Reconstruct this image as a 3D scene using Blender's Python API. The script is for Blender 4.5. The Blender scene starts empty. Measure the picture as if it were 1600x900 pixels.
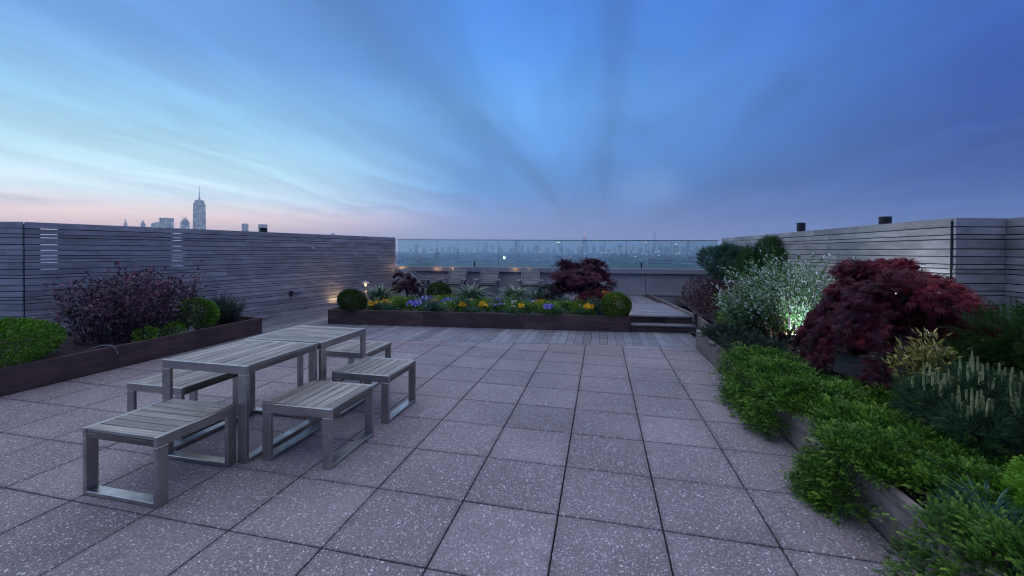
import bpy, bmesh, math, random
import numpy as np
from mathutils import Vector, Matrix

S = bpy.context.scene
COL = S.collection
R_ = math.radians
rnd = random.Random(7)
rng = np.random.default_rng(11)

# ------------------------------------------------------------------ camera
cam_d = bpy.data.cameras.new("camera"); cam = bpy.data.objects.new("camera", cam_d); COL.objects.link(cam)
F = Vector((-0.2342344, 0.97212872, -0.00999983)); RT = Vector((0.97214558, 0.23430043, 0.00602393)); UP = Vector((-0.008199, 0.00831028, 0.99993186))
cam.matrix_world = Matrix(((RT.x, UP.x, -F.x, 1.4642), (RT.y, UP.y, -F.y, -2.6562), (RT.z, UP.z, -F.z, 1.6206), (0, 0, 0, 1)))
cam_d.sensor_width = 36; cam_d.lens = 15.19; cam_d.shift_x = 0.01477; cam_d.shift_y = -0.0323
cam_d.clip_start = 0.05; cam_d.clip_end = 90000
S.camera = cam
S.view_settings.view_transform = 'Standard'; S.view_settings.look = 'None'; S.view_settings.exposure = 0; S.view_settings.gamma = 1

def lin(c):
    c = c / 255.0
    return c / 12.92 if c <= 0.04045 else ((c + 0.055) / 1.055) ** 2.4
def RGB(r, g, b): return (lin(r), lin(g), lin(b), 1.0)

# ------------------------------------------------------------------ world: dusk sky
W = bpy.data.worlds.new("World"); S.world = W; W.use_nodes = True
nt = W.node_tree; nt.nodes.clear()
def nd(t, tree=None, **kw):
    n = (tree or nt).nodes.new(t)
    for k, v in kw.items(): setattr(n, k, v)
    return n
def mth(op, a, b=None, c=None, clamp=False, tree=None):
    tree = tree or nt
    n = nd('ShaderNodeMath', tree, operation=op); n.use_clamp = clamp
    for i, v in enumerate((a, b, c)):
        if v is None: continue
        if isinstance(v, (int, float)): n.inputs[i].default_value = v
        else: tree.links.new(v, n.inputs[i])
    return n.outputs[0]
def ramp(fac, stops, tree=None, interp='LINEAR'):
    tree = tree or nt
    n = nd('ShaderNodeValToRGB', tree); cr = n.color_ramp; cr.interpolation = interp
    while len(cr.elements) > 1: cr.elements.remove(cr.elements[-1])
    cr.elements[0].position = stops[0][0]; cr.elements[0].color = stops[0][1]
    for p, c in stops[1:]:
        e = cr.elements.new(p); e.color = c
    tree.links.new(fac, n.inputs[0]); return n.outputs[0]
def mixc(f, a, b, tree=None, blend='MIX'):
    tree = tree or nt
    n = nd('ShaderNodeMix', tree, data_type='RGBA', blend_type=blend)
    for i, v in ((0, f), (6, a), (7, b)):
        if isinstance(v, (int, float)): n.inputs[i].default_value = v
        elif isinstance(v, tuple): n.inputs[i].default_value = v
        else: tree.links.new(v, n.inputs[i])
    return n.outputs[2]
def maprange(v, a, b, c=0.0, d=1.0, smooth=True, tree=None):
    tree = tree or nt
    n = nd('ShaderNodeMapRange', tree); n.interpolation_type = 'SMOOTHSTEP' if smooth else 'LINEAR'
    tree.links.new(v, n.inputs[0])
    for i, x in enumerate((a, b, c, d)): n.inputs[i + 1].default_value = x
    return n.outputs[0]

tc = nd('ShaderNodeTexCoord'); sep = nd('ShaderNodeSeparateXYZ'); nt.links.new(tc.outputs['Generated'], sep.inputs[0])
X, Y, Z = sep.outputs
hz = mth('SQRT', mth('ADD', mth('MULTIPLY', X, X), mth('MULTIPLY', Y, Y)))
gc = mth('DIVIDE', mth('ADD', mth('MULTIPLY', X, -0.906), mth('MULTIPLY', Y, 0.423)), mth('MAXIMUM', hz, 1e-4))
zc = mth('MAXIMUM', Z, 0.0)
def sky_ramp(st): return ramp(zc, [(p, RGB(*c)) for p, c in st], interp='B_SPLINE' if False else 'LINEAR')
SKY_W = sky_ramp([(0, (255, 178, 130)), (.03, (255, 192, 150)), (.06, (250, 212, 190)), (.1, (208, 228, 234)), (.158, (184, 226, 238)), (.25, (150, 208, 246)), (.363, (108, 168, 238)), (.7, (62, 112, 196)), (1, (50, 95, 175))])
SKY_M = sky_ramp([(0, (170, 140, 172)), (.046, (136, 146, 196)), (.134, (84, 146, 212)), (.218, (92, 158, 230)), (.31, (98, 166, 238)), (.42, (76, 146, 232)), (.5, (66, 134, 224)), (.8, (52, 102, 188)), (1, (50, 95, 175))])
SKY_E = sky_ramp([(0, (70, 108, 176)), (.03, (58, 100, 172)), (.054, (42, 90, 168)), (.14, (22, 70, 154)), (.275, (34, 80, 168)), (.36, (46, 96, 188)), (.8, (48, 90, 172)), (1, (50, 95, 175))])
sky = mixc(maprange(gc, -.18, .62, smooth=False), SKY_E, SKY_M)
sky = mixc(maprange(gc, .62, 1.0), sky, SKY_W)
# parallel bands of high cloud that run away from the terrace and meet at the horizon
def noise(vec, scale, detail=3, rough=.5, tree=None, dist=0.0):
    n = nd('ShaderNodeTexNoise', tree or nt); n.inputs['Scale'].default_value = scale; n.inputs['Detail'].default_value = detail
    n.inputs['Roughness'].default_value = rough; n.inputs['Distortion'].default_value = dist
    (tree or nt).links.new(vec, n.inputs['Vector']); return n.outputs[0]
zz = mth('ADD', zc, .05)
cv = nd('ShaderNodeCombineXYZ'); nt.links.new(mth('DIVIDE', X, zz), cv.inputs[0]); nt.links.new(mth('MULTIPLY', mth('DIVIDE', Y, zz), .22), cv.inputs[1])
n1 = noise(cv.outputs[0], .55, 4, .55, dist=.6)
phi = mth('ADD', mth('MULTIPLY', mth('ARCTAN2', X, zc), 0.63662), mth('MULTIPLY', mth('SUBTRACT', n1, .5), .27))
g = lambda v: (v * .5, v * .5, v * .5, 1)
band = ramp(mth('MULTIPLY_ADD', phi, .5, .5), [((p + 1) / 2, g(v)) for p, v in ((-1, 1), (-.72, 1.02), (-.6, 1.0), (-.47, .80), (-.40, .97), (-.31, 1.09), (-.2, 1.08), (-.06, 1.02), (.035, .89), (.12, 1.02), (.3, 1.06), (.42, 1.07), (.54, 1.0), (.68, .93), (.85, .96), (1, 1))], interp='EASE')
band = mth('MULTIPLY', band, 2.0)
fade = mth('MULTIPLY', maprange(Z, .02, .11), maprange(Y, 0.0, .3))
streak = mth('MULTIPLY_ADD', maprange(noise(cv.outputs[0], 1.3, 5, .6, dist=.9), .36, .66, smooth=True), -.21, 1.07)
# thin wisps low over the sunset side, lying along the horizon
cv2 = nd('ShaderNodeCombineXYZ'); nt.links.new(mth('MULTIPLY', X, 2.2), cv2.inputs[0]); nt.links.new(mth('MULTIPLY', Y, 2.2), cv2.inputs[1]); nt.links.new(mth('MULTIPLY', Z, 26.0), cv2.inputs[2])
w1 = maprange(noise(cv2.outputs[0], 1.6, 5, .6, dist=.4), .52, .72)
wf = mth('MULTIPLY', mth('MULTIPLY', w1, maprange(Z, .30, .02)), .42)
bf = mth('ADD', mth('MULTIPLY', mth('SUBTRACT', mth('MULTIPLY', band, streak), 1.0), fade), 1.0)
bf = mth('MULTIPLY', bf, mth('MULTIPLY_ADD', mth('MULTIPLY', maprange(gc, .45, 1.0), maprange(Z, .26, .0)), .75, 1.0))
vm = nd('ShaderNodeVectorMath', operation='SCALE'); nt.links.new(sky, vm.inputs[0]); nt.links.new(bf, vm.inputs['Scale'])
sky2 = mixc(wf, vm.outputs[0], mixc(maprange(gc, .3, 1.0), RGB(92, 122, 185), RGB(150, 160, 196)))
# pale veil of cloud, just right of the vanishing point of the bands
px_ = mth('DIVIDE', mth('SUBTRACT', mth('DIVIDE', X, mth('MAXIMUM', Y, .05)), .10), .095); pz_ = mth('DIVIDE', mth('SUBTRACT', mth('ADD', Z, mth('MULTIPLY', mth('SUBTRACT', n1, .5), .05)), .135), .052)
vr = mth('SQRT', mth('ADD', mth('MULTIPLY', px_, px_), mth('MULTIPLY', pz_, pz_)))
veil = mth('MULTIPLY', mth('MULTIPLY', maprange(vr, 1.15, .25), maprange(Y, .1, .3)), .42)
sky3 = mixc(veil, sky2, RGB(128, 168, 222))
bg = nd('ShaderNodeBackground'); nt.links.new(sky3, bg.inputs[0]); bg.inputs[1].default_value = 1.0
# the physical twilight sky adds its own faint share
nish = nd('ShaderNodeTexSky', sky_type='NISHITA', sun_disc=False); nish.sun_elevation = R_(1.0); nish.sun_rotation = R_(-65); nish.altitude = 60
bg2 = nd('ShaderNodeBackground'); nt.links.new(nish.outputs[0], bg2.inputs[0]); bg2.inputs[1].default_value = 0.0025
ad = nd('ShaderNodeAddShader'); nt.links.new(bg.outputs[0], ad.inputs[0]); nt.links.new(bg2.outputs[0], ad.inputs[1])
wo = nd('ShaderNodeOutputWorld'); nt.links.new(ad.outputs[0], wo.inputs[0])

# added fill: one broad soft sun lamp almost overhead, raising the terrace light
sd = bpy.data.lights.new("overhead_fill", 'SUN'); sd.energy = 1.5; sd.angle = R_(110); sd.color = (1, .965, .90)
so = bpy.data.objects.new("overhead_fill", sd); COL.objects.link(so)
sv = Vector((-.16, .10, .98)); so.rotation_euler = sv.to_track_quat('Z', 'Y').to_euler()

HAZE = True
# ------------------------------------------------------------------ materials
MATS = {}
def mat(name):
    m = bpy.data.materials.new(name); m.use_nodes = True; t = m.node_tree; t.nodes.clear()
    o = nd('ShaderNodeOutputMaterial', t); b = nd('ShaderNodeBsdfPrincipled', t); t.links.new(b.outputs[0], o.inputs[0])
    return m, t, b
def setc(t, b, name, v):
    if isinstance(v, (int, float, tuple)): b.inputs[name].default_value = v
    else: t.links.new(v, b.inputs[name])
def bump(t, b, h, strength=.3, dist=.01):
    n = nd('ShaderNodeBump', t); n.inputs['Strength'].default_value = strength; n.inputs['Distance'].default_value = dist
    t.links.new(h, n.inputs['Height']); t.links.new(n.outputs[0], b.inputs['Normal'])
def objvec(t, scale=(1, 1, 1), rand=20.0, world=False):
    c = nd('ShaderNodeTexCoord', t); mp = nd('ShaderNodeMapping', t); mp.inputs['Scale'].default_value = scale
    if world:
        gm = nd('ShaderNodeNewGeometry', t); t.links.new(gm.outputs['Position'], mp.inputs[0]); return mp.outputs[0], None
    oi = nd('ShaderNodeObjectInfo', t)
    cx = nd('ShaderNodeCombineXYZ', t)
    for i in range(3): t.links.new(mth('MULTIPLY', oi.outputs['Random'], rand * (i + 1), tree=t), cx.inputs[i])
    va = nd('ShaderNodeVectorMath', t, operation='ADD'); t.links.new(c.outputs['Object'], va.inputs[0]); t.links.new(cx.outputs[0], va.inputs[1])
    t.links.new(va.outputs[0], mp.inputs[0]); return mp.outputs[0], oi.outputs['Random']

def wood(name, c1, c2, c3, rough=.6, spread=.35, grain=1.0, spec=.5, stain=.4):
    m, t, b = mat(name)
    v, r = objvec(t, (1.2, 30 * grain, 30 * grain))
    f = noise(v, 2.0, 6, .65, t, .3)
    v2, _ = objvec(t, (1.1, 3.0, 3.0))
    st = noise(v2, 1.6, 5, .6, t, .5)
    col = ramp(f, [(.25, c1), (.5, c2), (.75, c3)], t)
    hsv = nd('ShaderNodeHueSaturation', t)
    t.links.new(mth('MULTIPLY_ADD', r, spread, 1 - spread / 2, tree=t), hsv.inputs['Value']); t.links.new(col, hsv.inputs['Color'])
    k = maprange(st, .3, .75, 1.0 - stain, 1.0 + stain * .5, tree=t)
    sc = nd('ShaderNodeVectorMath', t, operation='SCALE'); t.links.new(hsv.outputs[0], sc.inputs[0]); t.links.new(k, sc.inputs['Scale'])
    setc(t, b, 'Base Color', sc.outputs[0]); setc(t, b, 'Roughness', maprange(f, .2, .8, rough - .12, rough + .12, tree=t)); b.inputs['Specular IOR Level'].default_value = spec
    bump(t, b, f, .35, .003)
    return m
M_SLAT = wood('weathered_cedar', (.34, .325, .32, 1), (.43, .415, .41, 1), (.52, .50, .49, 1), .46, .30, .35, stain=.30)
M_TEAK = wood('weathered_teak', (.15, .135, .105, 1), (.36, .335, .275, 1), (.60, .57, .49, 1), .55, .45, 1.2, stain=.3)
M_TEAKD = wood('brown_teak', (.10, .08, .06, 1), (.20, .165, .125, 1), (.30, .25, .20, 1), .6, .3, 1.2)
M_DECK = wood('weathered_decking', (.15, .155, .17, 1), (.25, .25, .27, 1), (.35, .35, .37, 1), .5, .5, .8, stain=.3)
M_BOARD = wood('dark_stained_timber', (.062, .035, .030, 1), (.10, .058, .048, 1), (.15, .092, .078, 1), .55, .2, .4, stain=.4)
M_BOARD2 = wood('greying_timber', (.13, .105, .09, 1), (.23, .19, .165, 1), (.34, .29, .26, 1), .5, .25, .5, stain=.4)

def paver_mat():
    m, t, b = mat('exposed_aggregate')
    v, _ = objvec(t, world=True)
    oi = nd('ShaderNodeObjectInfo', t)
    base = ramp(noise(v, 55, 4, .7, t), [(.3, (.15, .122, .122, 1)), (.55, (.255, .212, .21, 1)), (.8, (.38, .32, .315, 1))], t)
    big = noise(v, 1.1, 4, .55, t)
    k = mth('MULTIPLY', maprange(big, .25, .75, .74, 1.18, tree=t), mth('MULTIPLY_ADD', oi.outputs['Random'], .30, .85, tree=t), tree=t)
    sc = nd('ShaderNodeVectorMath', t, operation='SCALE'); t.links.new(base, sc.inputs[0]); t.links.new(k, sc.inputs['Scale'])
    col = sc.outputs[0]; hh = None
    for scale, thr, keep, cc in ((120, .38, .30, (.58, .55, .56, 1)), (72, .36, .42, (.72, .69, .70, 1)), (50, .30, .62, (.80, .78, .78, 1))):
        wv = nd('ShaderNodeTexNoise', t); wv.inputs['Scale'].default_value = 60; t.links.new(v, wv.inputs['Vector'])
        av = nd('ShaderNodeVectorMath', t, operation='MULTIPLY_ADD'); t.links.new(wv.outputs['Color'], av.inputs[0]); av.inputs[1].default_value = (.012, .012, .012); t.links.new(v, av.inputs[2])
        mp = nd('ShaderNodeMapping', t); mp.inputs['Scale'].default_value = (scale, scale * .8, 0.0); mp.inputs['Rotation'].default_value = (0, 0, scale); t.links.new(av.outputs[0], mp.inputs[0])
        vo = nd('ShaderNodeTexVoronoi', t); vo.inputs['Scale'].default_value = 1.0; t.links.new(mp.outputs[0], vo.inputs['Vector'])
        sx = nd('ShaderNodeSeparateColor', t); t.links.new(vo.outputs['Color'], sx.inputs[0])
        size = mth('MULTIPLY', maprange(sx.outputs[1], 0, 1, .45, 1.0, False, t), thr, tree=t)
        inside = mth('LESS_THAN', vo.outputs['Distance'], size, tree=t)
        msk = mth('MULTIPLY', inside, mth('GREATER_THAN', sx.outputs[0], keep, tree=t), tree=t)
        tint = mixc(sx.outputs[2], cc, (cc[0] * .55, cc[1] * .52, cc[2] * .56, 1), t)
        col = mixc(msk, col, tint, t)
        hh = msk if hh is None else mth('MAXIMUM', hh, msk, tree=t)
    # dirt gathers along the joints of each slab
    tco = nd('ShaderNodeTexCoord', t); so_ = nd('ShaderNodeSeparateXYZ', t); t.links.new(tco.outputs['Object'], so_.inputs[0])
    edge = mth('MAXIMUM', mth('ABSOLUTE', so_.outputs[0], tree=t), mth('ABSOLUTE', so_.outputs[1], tree=t), tree=t)
    dirt = mth('MULTIPLY', maprange(mth('ADD', edge, mth('MULTIPLY', noise(v, 9, 4, .6, t), .05, tree=t), tree=t), .275, .335, tree=t), .20, tree=t)
    stain = mth('MULTIPLY', maprange(noise(v, 2.3, 5, .62, t, .8), .55, .72, tree=t), .20, tree=t)
    fin = nd('ShaderNodeVectorMath', t, operation='SCALE'); t.links.new(col, fin.inputs[0]); t.links.new(mth('SUBTRACT', mth('SUBTRACT', 1.06, dirt, tree=t), stain, tree=t), fin.inputs['Scale']); col = fin.outputs[0]
    setc(t, b, 'Base Color', col); setc(t, b, 'Roughness', maprange(hh, 0, 1, .62, .38, tree=t))
    bump(t, b, mth('ADD', hh, noise(v, 160, 3, .6, t), tree=t), .35, .002)
    return m
M_PAVER = paver_mat()

def simple(name, c, rough=.6, metal=0.0, var=.15, scale=6.0, bmp=.15, spec=.5):
    m, t, b = mat(name)
    v, _ = objvec(t)
    f = noise(v, scale, 5, .6, t)
    k = maprange(f, .25, .75, 1 - var, 1 + var, tree=t)
    sc = nd('ShaderNodeVectorMath', t, operation='SCALE'); sc.inputs[0].default_value = c[:3]; t.links.new(k, sc.inputs['Scale'])
    setc(t, b, 'Base Color', sc.outputs[0]); b.inputs['Roughness'].default_value = rough; b.inputs['Metallic'].default_value = metal
    b.inputs['Specular IOR Level'].default_value = spec
    if bmp: bump(t, b, noise(v, scale * 8, 3, .6, t), bmp, .002)
    return m
def steel():
    m, t, b = mat('brushed_stainless_steel')
    v, _ = objvec(t, (3, 3, 3)); f = noise(v, 2.5, 6, .7, t, .4)
    v2, _ = objvec(t, (60, 60, 2)); f2 = noise(v2, 3, 3, .6, t)
    setc(t, b, 'Base Color', ramp(f, [(.3, (.40, .385, .35, 1)), (.7, (.58, .56, .51, 1))], t)); b.inputs['Metallic'].default_value = 1.0
    setc(t, b, 'Roughness', maprange(f, .3, .7, .42, .28, tree=t)); bump(t, b, f2, .06, .001)
    return m
M_STEEL = steel()
M_DARK = simple('black_metal', (.02, .02, .022), .5)
M_BACK = simple('dark_backing', (.012, .012, .016), .9, bmp=0)
M_SLAB = simple('roof_membrane', (.05, .05, .055), .85)
M_PARAPET = simple('grey_render', (.40, .40, .39), .7, var=.08, scale=2)
M_COPING = simple('pale_stone_coping', (.36, .35, .36), .6, var=.1, scale=3)
M_LEDGE = simple('teal_grey_ledge', (.09, .15, .16), .7, var=.1, scale=2)
M_PLATE = simple('white_plastic_plate', (.6, .6, .62), .4, bmp=0)
M_GREY = simple('grey_pipe', (.22, .22, .26), .45, bmp=0)
M_WHITEWOOD = wood('pale_painted_timber', (.3, .3, .33, 1), (.42, .42, .46, 1), (.5, .5, .54, 1), .5, .2, .8)
M_LOUNGE = wood('faded_lounge_timber', (.10, .095, .10, 1), (.19, .185, .19, 1), (.28, .27, .28, 1), .55, .3, .8)
M_COPPER = simple('aged_copper', (.42, .33, .30), .4, .7, bmp=0)
M_BARK = simple('bark', (.06, .045, .04), .9, var=.3, scale=20, bmp=.5)
M_SOIL = simple('bark_mulch', (.045, .034, .03), .95, var=.4, scale=14, bmp=.8)
M_CHIP = simple('mulch_chips', (.10, .07, .06), .9, var=.5, scale=3, bmp=0)
def emis(name, c, s):
    m = bpy.data.materials.new(name); m.use_nodes = True; t = m.node_tree; t.nodes.clear()
    o = nd('ShaderNodeOutputMaterial', t); e = nd('ShaderNodeEmission', t); e.inputs[0].default_value = c; e.inputs[1].default_value = s; t.links.new(e.outputs[0], o.inputs[0]); return m
M_WARM = emis('warm_bulb', (1, .55, .2, 1), 6)
M_WARM2 = emis('dim_warm_lens', (1, .6, .28, 1), 2)
M_WHITEL = emis('white_lamp', (1, .95, .85, 1), 9)
M_CITYL = emis('distant_window_light', (1, .9, .78, 1), 2.6)
M_REDL = emis('red_tower_light', (1, .25, .25, 1), 1.6)
def glass_mat():
    m = bpy.data.materials.new('tinted_guard_glass'); m.use_nodes = True; t = m.node_tree; t.nodes.clear()
    o = nd('ShaderNodeOutputMaterial', t); a = nd('ShaderNodeBsdfTransparent', t); a.inputs[0].default_value = (.80, .90, .90, 1)
    g_ = nd('ShaderNodeBsdfGlossy', t); g_.inputs[0].default_value = (.9, 1, 1, 1); g_.inputs['Roughness'].default_value = .02
    fr = nd('ShaderNodeFresnel', t); fr.inputs[0].default_value = 1.5
    mx = nd('ShaderNodeMixShader', t); t.links.new(mth('MULTIPLY', fr.outputs[0], 2.0, tree=t), mx.inputs[0]); t.links.new(a.outputs[0], mx.inputs[1]); t.links.new(g_.outputs[0], mx.inputs[2]); t.links.new(mx.outputs[0], o.inputs[0])
    return m
M_GLASS = glass_mat()
def leaf_mat(name, cols, rough=.5, spec=.35, transl=.25):
    """cols: list of (position, colour) over the per-leaf tone"""
    m, t, b = mat(name)
    at = nd('ShaderNodeAttribute', t); at.attribute_name = 'tone'
    col = ramp(at.outputs['Fac'], [(p, (*c, 1)) for p, c in cols], t)
    setc(t, b, 'Base Color', col); b.inputs['Roughness'].default_value = rough; b.inputs['Specular IOR Level'].default_value = spec
    o = [n for n in t.nodes if n.type == 'OUTPUT_MATERIAL'][0]
    tr = nd('ShaderNodeBsdfTranslucent', t); t.links.new(col, tr.inputs[0]); mx = nd('ShaderNodeMixShader', t); mx.inputs[0].default_value = transl
    t.links.new(b.outputs[0], mx.inputs[1]); t.links.new(tr.outputs[0], mx.inputs[2]); t.links.new(mx.outputs[0], o.inputs[0])
    return m

# ------------------------------------------------------------------ object helpers
def link(o, parent=None):
    COL.objects.link(o)
    if parent is not None: o.parent = parent
    return o
def tag(o, label=None, cat=None, group=None, kind=None):
    if label: o['label'] = label
    if cat: o['category'] = cat
    if group: o['group'] = group
    if kind: o['kind'] = kind
    return o
def thing(name, label, cat, loc=(0, 0, 0), rz=0.0, group=None):
    o = bpy.data.objects.new(name, None); o.empty_display_size = .1; COL.objects.link(o); o.location = loc; o.rotation_euler = (0, 0, rz)
    return tag(o, label, cat, group)
BOXES = {}
def box_mesh(sx, sy, sz, m, bev=.003):
    k = (round(sx, 4), round(sy, 4), round(sz, 4), m.name, bev)
    if k in BOXES: return BOXES[k]
    bm = bmesh.new(); bmesh.ops.create_cube(bm, size=1)
    for v in bm.verts: v.co = Vector((v.co.x * sx, v.co.y * sy, v.co.z * sz))
    if bev: bmesh.ops.bevel(bm, geom=bm.edges[:], offset=min(bev, min(sx, sy, sz) * .3), segments=1, affect='EDGES', profile=.5)
    me = bpy.data.meshes.new('box'); bm.to_mesh(me); bm.free(); me.materials.append(m); BOXES[k] = me
    return me
def box(name, size, ctr, m, parent=None, bev=.003, rot=(0, 0, 0)):
    o = bpy.data.objects.new(name, box_mesh(*size, m, bev)); o.location = ctr; o.rotation_euler = rot
    return link(o, parent)
def mesh_obj(name, V, Fc, m, parent=None, loc=(0, 0, 0), rot=(0, 0, 0), smooth=False):
    me = bpy.data.meshes.new(name); me.from_pydata([tuple(map(float, v)) for v in V], [], Fc); me.materials.append(m)
    if smooth:
        me.polygons.foreach_set('use_smooth', [True] * len(me.polygons))
    o = bpy.data.objects.new(name, me); o.location = loc; o.rotation_euler = rot
    return link(o, parent)
def prism(name, poly, z0, z1, m, parent=None, ctr=None):
    """poly: convex ccw list; origin at its centroid so that the grain of each piece differs"""
    cx = sum(p[0] for p in poly) / len(poly); cy = sum(p[1] for p in poly) / len(poly); n = len(poly)
    V = [(p[0] - cx, p[1] - cy, z0 - z1) for p in poly] + [(p[0] - cx, p[1] - cy, 0) for p in poly]
    Fc = [list(range(n - 1, -1, -1)), list(range(n, 2 * n))] + [[i, (i + 1) % n, n + (i + 1) % n, n + i] for i in range(n)]
    return mesh_obj(name, V, Fc, m, parent, (cx, cy, z1))
def clip(poly, a, b, c):
    """keep the side a*x+b*y+c >= 0"""
    out = []
    for i in range(len(poly)):
        p, q = poly[i], poly[(i + 1) % len(poly)]
        dp, dq = a * p[0] + b * p[1] + c, a * q[0] + b * q[1] + c
        if dp >= 0: out.append(p)
        if (dp > 0 > dq) or (dp < 0 < dq):
            s = dp / (dp - dq); out.append((p[0] + (q[0] - p[0]) * s, p[1] + (q[1] - p[1]) * s))
    return out
class Geo:
    """collects tubes and lathes for one part"""
    def __init__(s): s.V = []; s.F = []
    def tube(s, pts, rad, sides=6, cap=True):
        pts = [Vector(p) for p in pts]; rad = rad if isinstance(rad, (list, tuple)) else [rad] * len(pts); base = len(s.V)
        for i, p in enumerate(pts):
            d = (pts[min(i + 1, len(pts) - 1)] - pts[max(i - 1, 0)]).normalized()
            a = d.cross(Vector((0, 0, 1)) if abs(d.z) < .9 else Vector((1, 0, 0))).normalized(); b = d.cross(a)
            for k in range(sides):
                t = 2 * math.pi * k / sides; s.V.append(p + (a * math.cos(t) + b * math.sin(t)) * rad[i])
        for i in range(len(pts) - 1):
            for k in range(sides):
                k2 = (k + 1) % sides; q = base + i * sides
                s.F.append([q + k, q + k2, q + sides + k2, q + sides + k])
        if cap:
            s.F.append([base + k for k in range(sides)]); s.F.append([base + (len(pts) - 1) * sides + k for k in range(sides - 1, -1, -1)])
        return s
    def build(s, name, m, parent=None, loc=(0, 0, 0), smooth=True): return mesh_obj(name, s.V, s.F, m, parent, loc, smooth=smooth)

# building frame (the deck and planter stand 6.7 degrees off the paver grid)
EX = Vector((.9931, .1172)); EY = Vector((-.1172, .9931)); A_B = math.atan2(.1172, .9931)
def uv(u, v): p = EX * u + EY * v; return (p.x, p.y)
WL0 = Vector((-7.17, 2.11)); WLD = Vector((.2696, .963))
WR1 = Vector((4.91, 11.26)); WRC = Vector((5.32, 3.27)); WRI = Vector((5.91, 3.46))

# ------------------------------------------------------------------ setting: slab, pavers, deck
TH = .05
slab = mesh_obj('roof_slab', [(-13, -8, -.056), (9, -8, -.056), (9, 12.5, -.056), (-13, 12.5, -.056), (-13, -8, -.5), (9, -8, -.5), (9, 12.5, -.5), (-13, 12.5, -.5)],
                [[0, 1, 2, 3], [7, 6, 5, 4], [0, 4, 5, 1], [1, 5, 6, 2], [2, 6, 7, 3], [3, 7, 4, 0]], M_SLAB); tag(slab, kind='structure')
T = .61; GAP = .009
terr = thing('paved_terrace', None, None); tag(terr, 'square exposed aggregate pavers of the terrace floor with white chips', None, kind='structure')
full = box_mesh(T - GAP, T - GAP, TH, M_PAVER, .003)
def deck_y(x): return 4.44 + .163 * (x + 2.08)
for i in range(-8, 5):
    for j in range(-7, 9):
        x0, y0 = i * T, j * T; cx, cy = x0 + T / 2, y0 + T / 2
        if y0 + T > deck_y(cx) - .06 :
            h = GAP / 2; poly = [(x0 + h, y0 + h), (x0 + T - h, y0 + h), (x0 + T - h, y0 + T - h), (x0 + h, y0 + T - h)]
            poly = clip(poly, .163, -1, 4.44 + .163 * 2.08)
            if len(poly) < 3: continue
            prism('paver', poly, -TH, rnd.uniform(-.0012, 0), M_PAVER, terr)
        else:
            o = bpy.data.objects.new('paver', full); o.location = (cx, cy, -TH / 2 + rnd.uniform(-.0014, 0))
            o.rotation_euler = (rnd.uniform(-.0012, .0012), rnd.uniform(-.0012, .0012), rnd.uniform(-.002, .002)); link(o, terr)
deck = thing('lower_deck', None, None); tag(deck, 'grey timber decking that runs away from the pavers', None, kind='structure')
PW = .146
# planter front line v = 6.12 ; left corridor runs on to the parapet
for k in range(-48, 22):
    x0 = k * PW - .01; x1 = x0 + PW - .006
    if x1 > 3.30: continue
    poly = [(x0, 0), (x1, 0), (x1, 12), (x0, 12)]
    poly = clip(poly, -.163, 1, -(4.44 + .163 * 2.08) - .008)
    if x1 > 3.04: poly = clip(poly, 0, 1, -5.275)
    if x0 < 3.04 < x1: poly = clip(poly, 0, 1, -5.275)
    vmax = 6.16 if x1 > -4.2 else 10.6
    poly = clip(poly, -EY.x, -EY.y, vmax)
    n = Vector((WLD.y, -WLD.x)); poly = clip(poly, n.x, n.y, -(n.x * WL0.x + n.y * WL0.y) - .01)
    if len(poly) < 3: continue
    ys = [p[1] for p in poly]; lo, hi = min(ys), max(ys)
    cuts = [lo - 1] + [c for c in (rnd.uniform(6.2, 7.8), rnd.uniform(8.6, 9.6)) if lo + .5 < c < hi - .5 and hi - lo > 2.6] + [hi + 1]
    for a, b in zip(cuts[:-1], cuts[1:]):
        q = clip(clip(poly, 0, 1, -a - .002), 0, -1, b - .002)
        if len(q) >= 3: prism('plank', q, -.03, .001 + rnd.uniform(-.0015, .001), M_DECK, deck)
# raised deck with two steps
up = thing('raised_deck', None, None); tag(up, 'raised timber deck of crosswise and lengthwise boards behind the flower bed', None, kind='structure')
U0, U1 = 2.80, 4.06          # steps between the flower bed and the right bed (building frame)
def ubox(name, u0, u1, v0, v1, z0, z1, m, parent, bev=.003):
    c = uv((u0 + u1) / 2, (v0 + v1) / 2)
    return box(name, (u1 - u0, v1 - v0, z1 - z0), (c[0], c[1], (z0 + z1) / 2), m, parent, bev, (0, 0, A_B))
v = 6.40
while v < 8.66:
    ubox('plank', U0, U1, v, v + .139, .268, .3 + rnd.uniform(-.001, .001), M_DECK, up); v += .145
u = -3.0
while u < U1 - .1:
    ubox('plank', u, u + .139, v + .003, 10.60, .268, .3 + rnd.uniform(-.001, .001), M_DECK, up); u += .145
sub = ubox('joist_frame', -3.0, U1, v, 10.6, 0.0, .262, M_BACK, up); ubox('joist_frame', U0, U1, 6.47, v - .01, 0.0, .262, M_BACK, up)
stp = thing('timber_step', 'low two-riser timber step up to the raised deck beside the flower bed', 'step')
ubox('riser', U0 + .004, U1 - .004, 6.16, 6.19, 0.003, .12, M_BOARD, stp); ubox('tread', U0 + .002, U1 - .002, 6.13, 6.29, .12, .15, M_DECK, stp); ubox('tread', U0 + .002, U1 - .002, 6.295, 6.43, .12, .15, M_DECK, stp)
ubox('riser', U0 + .004, U1 - .004, 6.435, 6.465, .152, .264, M_BOARD, stp)
ubox('step_light', U0 + .48, U0 + .74, 6.424, 6.434, .185, .235, M_DARK, stp)

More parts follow.
